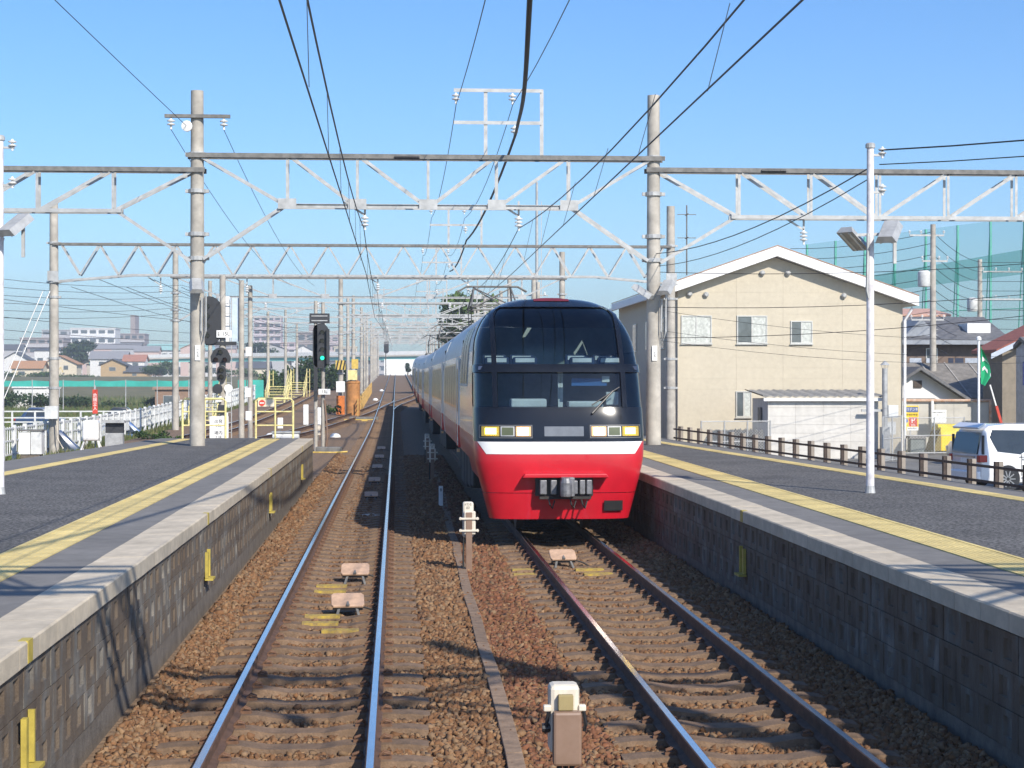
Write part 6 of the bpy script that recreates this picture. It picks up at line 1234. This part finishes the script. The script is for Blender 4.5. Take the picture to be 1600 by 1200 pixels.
for k, (x, y, w, h) in enumerate(((-116,540,16,3.4),(-98,535,14,2.6),(-44,530,14,3.4))): bush('row of shrubs before the far houses, %s' % ('left part','middle part','right part')[k], x, y, 2.6, h, w, 4, 1800, 0.3, GREENS, 20+k)
tree('tree beside the distant school roof', -120, 690, 4, 13, 6, 1500, 0.6, DKG, 31); tree('tree in front of the distant brown block', -113, 640, 4, 11, 6, 1500, 0.6, DKG, 32); tree('tree left of the distant apartment blocks', -142, 640, 3, 12, 5, 1200, 0.6, DKG, 33); tree('trees by the pale tower base', -52, 680, 4, 13, 8, 1500, 0.6, DKG, 34)
bush('low weeds beside the siding near the white fence', -11.2, 84, -0.3, 0.5, 1.3, 2, 500, 0.07, GREENS, 35, 'weeds')
bush('small bright weed clump at the siding edge', -9.8, 78, -0.3, 0.45, 0.9, 1, 400, 0.06, GREENS, 36, 'weeds')
bush('weeds at the foot of the striped pole', -4.5, 123, 0.2, 0.7, 1.2, 1, 300, 0.09, GREENS, 37, 'weeds')
# grass blades: verge beside the siding and field beyond the fence
def grass(name, label, rects, hmin, hmax, pal, seed):
    rng = np.random.default_rng(seed); Ps = []
    for x0, x1, y0, y1, n in rects: Ps.append(np.stack([rng.uniform(x0,x1,n), rng.uniform(y0,y1,n)],1))
    P = np.concatenate(Ps); n = len(P); z = np.array([ground_z(a,b) for a,b in P]); h = rng.uniform(hmin,hmax,n); a = rng.random(n)*6.28; w = 0.03+0.04*h
    dx, dy = np.cos(a)*w, np.sin(a)*w; lx, ly = rng.normal(0,0.3,n)*h, rng.normal(0,0.3,n)*h
    V = np.stack([np.stack([P[:,0]-dx,P[:,1]-dy,z-0.05],1), np.stack([P[:,0]+dx,P[:,1]+dy,z-0.05],1), np.stack([P[:,0]+lx,P[:,1]+ly,z+h],1)],1).reshape(-1,3)
    F = np.arange(3*n).reshape(-1,3); col = np.array(pal)[rng.integers(0,len(pal),n)]*(0.7+0.6*rng.random((n,1)))
    tag(obj(name, npmesh(name, V, F, LEAF, np.repeat(col,3,0))), label, 'grass', kind='stuff')
GP = [(0.11,0.15,0.04),(0.16,0.17,0.06),(0.21,0.19,0.09),(0.08,0.12,0.03)]
grass('verge_grass', 'dry green grass verge between siding and white fence', [(-14.1,-12.3,55,140,9000),(-13.8,-11.6,140,240,6000)], 0.12, 0.4, GP, 1)
grass('field_grass', 'tall green field grass beyond the white fence', [(-40,-15.2,60,126,26000),(-70,-15.5,140,225,26000),(-80,-12,228,300,14000)], 0.3, 0.9, GP+[(0.12,0.18,0.05)], 2)
# ---------------------------------------------------------------- left field: railing, net, cars
t = thing('road_railing', 'long white lattice railing across the field on the left', 'railing', (0,0,0))
for k in range(34):
    x = -15.8-k*1.6; y = 128+0.02*k*k*0.3; g = MB(); g.box(x-0.06,x+0.06,y-0.06,y+0.06,-1.4,0.35); g.build('post', FW, t)
    for z in (0.3,-0.15,-0.45): g = MB(); g.bar((x,y,z),(x-1.6,128+0.02*(k+1)**2*0.3,z),0.05,0.09); g.build('rail', FW, t)
t = thing('net_fence', 'long turquoise net band on posts across the left field', 'net fence', (0,0,0)); TQ = mat('turquoise_net', (0.05,0.40,0.33), 0.8, var=0.2, scale=0.4)
for k in range(15):
    x = -70+k*3.6; y = 212-k*0.7; g = MB(); g.bar((x,y,-1.4),(x,y,2.55),0.09); g.build('post', GALV, t)
    if k < 14: g = MB(); g.add([(x,y,1.75),(x+3.6,y-0.7,1.75),(x+3.6,y-0.7,2.45),(x+1.8,y-0.35,2.36),(x,y,2.45)],[(0,1,2,3,4)]); o = g.build('net_band', TQ, t); sm = o.modifiers.new('thick','SOLIDIFY'); sm.thickness = 0.02
for x in (-17.4,-16.4,-15.5): g = MB(); g.box(x,x+0.9,199,199.1,-1.2,2.5); g.build('end_panel', TQ, t)
for k, (x, y, nm, c, lab) in enumerate(((-44,146,'white',(0.7,0.7,0.7),'white'),(-36.5,147,'silver2',(0.45,0.46,0.48),'silver'),(-30.5,146,'navy',(0.03,0.06,0.14),'dark blue'),(-24,146.5,'black',(0.03,0.03,0.03),'black'),(-52,147,'grey',(0.2,0.2,0.22),'grey'),(-20,148,'white',(0.7,0.7,0.7),'small white'))):
    small_car('%s car parked in the row behind the white railing' % lab, x, y, -1.35, (nm, c), 0.1, 1.65, 'cars behind the white railing')
# far-left houses
H = mat; cream = H('cream_wall', (0.62,0.55,0.42), 0.85); och = H('ochre_wall', (0.42,0.30,0.16), 0.85); rr = H('orange_roof', (0.42,0.23,0.12), 0.8, var=0.25); wht = H('white_wall', (0.66,0.65,0.63), 0.85); dgr = H('dark_grey_roof', (0.10,0.105,0.115), 0.75); pk = H('pale_pink_wall', (0.55,0.42,0.38), 0.85)
# (px-derived plan: x, y, width, depth, wall height, roof rise)
house('ochre two-storey house with dark roof in the left middle distance', -91, 560, 3.2, 7.6, 8, 4.0, 1.7, och, dgr, 'y', ((2.6,4.6,2.0,3.2),), 0.7)
house('low annexe with dark roof beside the ochre house', -83.4, 560, 3.2, 7.0, 7, 1.9, 1.6, och, dgr, 'x', ((2,3.4,0.5,1.4),), 0.6)
house('house with orange tiled roof at the far left', -117, 555, 3.2, 9.0, 9, 3.0, 2.0, cream, rr, 'x', ((2,4,0.6,1.9),), 0.7)
house('cream house with orange roof beside the tall left pole', -111, 572, 3.2, 10.6, 9, 4.4, 2.5, cream, rr, 'y', ((3,4.5,2.4,3.8),(6.5,8,2.4,3.8)), 0.7)
house('white house with blue-grey gable at the left edge', -129.5, 600, 3.2, 8.5, 9, 6.0, 2.4, wht, dgr, 'y', ((3,5,3.5,5),), 0.6)
house('tall white house behind the orange roof at far left', -127, 640, 3.2, 9, 9, 9.5, 0.6, wht, dgr, 'x', ((1,3,5,7),(5,7,5,7)), 0.3)
house('pale house with grey roof before the apartment blocks', -104, 618, 3.2, 12, 10, 6.6, 2.4, wht, H('mid_grey_roof', (0.26,0.26,0.27), 0.8), 'x', ((3,5,4,5.5),(8,10,4,5.5)), 0.6)
house('small white gabled house right of the grey-roofed one', -91, 606, 3.2, 7, 9, 5.6, 2.0, wht, H('brick_roof', (0.38,0.18,0.12), 0.8), 'x', ((3,5,3.5,5),), 0.5)
house('dark-roofed house beneath the overpass on the left', -50.5, 575, 3.2, 10, 8, 3.2, 1.8, cream, dgr, 'x', ((2,4,1.0,2.4),), 0.6)
house('white shed among the field hedges', -49.5, 236, -1.4, 5.2, 4, 2.9, 0.5, wht, wht, 'x', (), 0.2, name='shed', cat='shed')
house('brown open shed behind the parked cars', -29.5, 222, -1.4, 6.5, 5, 2.8, 0.7, H('brown_shed', (0.26,0.17,0.12), 0.9), H('brown_shed_roof', (0.3,0.2,0.14), 0.9), 'x', ((1,3,0.8,2),), 0.3, name='shed', cat='shed')
house('pale warehouse under the overpass near the line', -30, 600, 3, 22, 8, 5.5, 0.4, H('warehouse_grey', (0.22,0.22,0.24), 0.9), dgr, 'x', ((2,6,0.6,4),(9,13,0.6,4),(16,20,0.6,4)), 0.2)  # grey wall colour of the warehouse
t = thing('yellow_excavator', 'small yellow excavator standing by the far left houses', 'excavator', (-102.5,548,3.4)); g = MB(); g.box(-0.8,0.8,-0.6,0.6,0.1,0.6); g.build('tracks', BLACKP, t, bev=0.1); g = MB(); g.box(-0.7,0.5,-0.5,0.5,0.62,1.9); g.build('cab', YEL, t, bev=0.1); g = MB(); g.bar((0.4,0,1.4),(1.6,0,2.9),0.2); g.bar((1.6,0,2.9),(2.3,0,1.2),0.16); g.build('boom', YEL, t); g = MB(); g.box(2.1,2.6,-0.25,0.25,0.7,1.2); g.build('bucket', GALVD, t)
# ---------------------------------------------------------------- overpass
ov = thing('road_overpass', 'long road overpass with turquoise girders crossing behind the line', 'overpass', (0,0,0)); OC = mat('overpass_concrete', (0.50,0.46,0.40), 0.9, var=0.12, scale=0.3); OG = mat('turquoise_girder', (0.20,0.58,0.52), 0.6, var=0.08); OB = mat('overpass_barrier', (0.68,0.68,0.67), 0.8)
pl = [(-190,670,9.2),(-150,660,9.5),(-109,650,9.8),(-72,640,10.5),(-37,620,10.6),(-4,600,10.7),(30,590,11.1),(90,580,11.5)]
for i in range(len(pl)-1):
    a, b = Vector(pl[i]), Vector(pl[i+1])
    for nm, m, dz0, dz1, dy in (('deck', OC, -0.55, 0.0, 0),('barrier', OB, 0.0, 1.15, -5),('girder', OG if i > 1 else OC, -1.7, -0.56, -4.2)):
        g = MB(); w = 10 if nm == 'deck' else 0.3
        y0 = dy - (w/2 if nm == 'deck' else 0); g.add([(a.x,a.y+y0,a.z+dz0),(b.x,b.y+y0,b.z+dz0),(b.x,b.y+y0+w,b.z+dz0),(a.x,a.y+y0+w,a.z+dz0),(a.x,a.y+y0,a.z+dz1),(b.x,b.y+y0,b.z+dz1),(b.x,b.y+y0+w,b.z+dz1),(a.x,a.y+y0+w,a.z+dz1)],[(3,2,1,0),(4,5,6,7),(0,1,5,4),(1,2,6,5),(2,3,7,6),(3,0,4,7)]); g.build(nm, m, ov)
    if abs(a.x) > 6:
        g = MB(); g.box(a.x-0.9,a.x+0.9,a.y-3.5,a.y+3.5,0.5,a.z-0.56); g.build('pier', OC, ov)
        if i < 5:
            m_ = (a+b)/2; g = MB(); g.box(m_.x-0.9,m_.x+0.9,m_.y-3.5,m_.y+3.5,0.5,m_.z-0.56); g.build('pier', OC, ov)
for k in range(14):
    u = k/13*5.99; i = int(u); a, b = Vector(pl[i]), Vector(pl[i+1]); p = a.lerp(b, u-i); g = MB(); g.tube([(p.x,p.y-4.6,p.z+1),(p.x,p.y-4.6,p.z+3.2)],0.08,5); g.build('barrier_post', GALV, ov)
t = thing('noise_barrier_wall', 'bright white wall closing the view under the overpass', 'wall', (-0.7,584,1.0)); 
for k in range(6): g = MB(); g.box(-3.2+k*1.8,-3.2+k*1.8+1.79,0,0.2,0,8.2); g.build('panel', WPL, t)
# ---------------------------------------------------------------- far buildings
def block(label, x, y, z, w, d, h, floors, cols, wall, glass=None, band=None, balcony=True, top=None):
    K = 1.4; x, y, z, w, d, h = x*K, y*K, -3.8, w*K, d*K, h*K; top = top and [q*K for q in top]
    t = thing('apartment_block', label, 'building', (x,y,z)); g = MB(); g.box(0,w,0,d,0,h); g.build('wall', wall, t); fh = h/floors
    for f in range(floors):
        if band: g = MB(); g.box(-0.1,w+0.1,-0.9,-0.02,f*fh+0.1,f*fh+0.1+fh*0.36); g.build('balcony', band, t)
        for c in range(cols): cw = w/cols; g = MB(); g.box(c*cw+cw*0.15,c*cw+cw*0.85,-0.06,-0.01,f*fh+fh*(0.48 if band else 0.3),f*fh+fh*0.86); g.build('window', glass or WING, t)
    g = MB(); g.box(-0.3,w+0.3,-0.3,d+0.3,h+0.002,h+0.5); g.build('parapet', wall, t)
    if top: a, b, hh = top; g = MB(); g.box(a,b,1,d-1,h+0.502,h+hh); g.build('stair_tower', wall, t)
    return t
brn = H('brown_tile_wall', (0.32,0.275,0.26), 0.85); gry = H('grey_tile_wall', (0.42,0.42,0.43), 0.85); band1 = H('grey_band', (0.46,0.44,0.44), 0.85); pkw = H('mauve_wall', (0.46,0.38,0.39), 0.85); band2 = H('pale_mauve_band', (0.55,0.49,0.50), 0.85)
Z = -2
block('brown apartment block at far left with grey bands', -132, 640, Z, 15, 14, 19, 6, 5, brn, band=band1); block('white apartment block right of the tall left pole', -118, 660, Z, 16, 12, 23, 7, 5, wht, band=H('white_band', (0.7,0.7,0.7), 0.8)); block('grey-brown apartment block behind, far left skyline', -140, 720, Z, 24, 12, 24, 8, 7, gry, band=band1)
block('brown apartment block with narrow rooftop tower', -112.5, 700, Z, 15.5, 12, 22, 7, 6, brn, band=band1, top=(10,11.8,7.5)); 
t = block('long white school with turquoise roof on the left skyline', -88, 640, Z, 23, 12, 14.5, 3, 9, wht); g = MB(); g.prism([(-1,20.9),(33.5,20.9),(31,24),(0.7,24)], -1, 18, 'y'); g.build('roof', H('pale_turquoise_roof', (0.30,0.52,0.52), 0.6), t)
block('white low block before the brown apartments', -104, 620, Z, 14, 10, 12.5, 4, 5, wht); block('small mauve block right of the school', -81, 760, Z, 7, 10, 24, 8, 3, pkw, band=band2)
block('large mauve apartment tower behind the signals', -57.5, 730, Z, 11, 12, 30, 11, 4, pkw, band=band2); block('lower mauve wing beside the large tower', -46.5, 735, Z, 8, 12, 19.5, 7, 3, pkw, band=band2); block('white boxy building by the tower base', -43.5, 610, Z, 11.5, 10, 13.5, 3, 3, wht); block('brown and pink office block behind the green signal', -35, 640, Z, 9.0, 10, 21, 6, 3, brn, top=(4,7,3)); block('pink slab building right of the green signal', -29, 660, Z, 8, 10, 20.5, 6, 3, pkw, band=band2); block('pale block beside the line poles', -22, 640, Z, 8, 10, 16, 5, 3, cream); block('small white house block left of the tower', -66.5, 620, Z, 6, 8, 12, 4, 2, wht)
for k in range(22):
    rr_ = random.Random(300+k); px = -0.205+k*0.0098+rr_.uniform(-.004,.004); y = rr_.uniform(690,800); hh = rr_.uniform(10.5,17.5); w = rr_.uniform(6,13)
    block('pale distant mid-rise in the left skyline, number %s from the left' % ('one two three four five six seven eight nine ten eleven twelve thirteen fourteen fifteen sixteen seventeen eighteen nineteen twenty twenty-one twenty-two'.split()[k]), px*y, y, 0, w, 9, hh, max(3,int(hh/3.2)), max(2,int(w/3)), rr_.choice([wht,wht,cream,gry,pk]), band=rr_.choice([None,None,band1,H('white_band', (0.7,0.7,0.7), 0.8)]))
for k in range(16):
    rr_ = random.Random(100+k); x = -215+k*12.5+rr_.uniform(-3,3); w = rr_.uniform(5,9); hh = rr_.uniform(8.5,13.0)
    house('distant rooftop house in the skyline row, number %s from the left' % ('one two three four five six seven eight nine ten eleven twelve thirteen fourteen fifteen sixteen'.split()[k]), x, 750+rr_.uniform(-40,60), 4.0, w*1.4, 8, (hh-1.6)*1.05, 2.0, rr_.choice([wht,cream,gry,pk]), rr_.choice([dgr,H('mid_grey_roof', (0.26,0.26,0.27), 0.8),rr]), rr_.choice('xy'), ((w*0.2,w*0.45,hh*0.5,hh*0.65),(w*0.55,w*0.8,hh*0.5,hh*0.65)), 0.4)

# ---------------------------------------------------------------- air
hz = MB(); hz.box(-440,440,-65,1310,-3.5,62)
hzm = bpy.data.materials.new('haze_air'); hzm.use_nodes = True; nt = hzm.node_tree; nt.nodes.clear(); o_ = nt.nodes.new('ShaderNodeOutputMaterial'); pv = nt.nodes.new('ShaderNodeVolumePrincipled')
pv.inputs['Color'].default_value = (0.90,0.94,1.0,1); pv.inputs['Density'].default_value = 0.0005; pv.inputs['Anisotropy'].default_value = 0.2; nt.links.new(pv.outputs[0], o_.inputs['Volume'])
tag(hz.build('haze', hzm), kind='stuff')
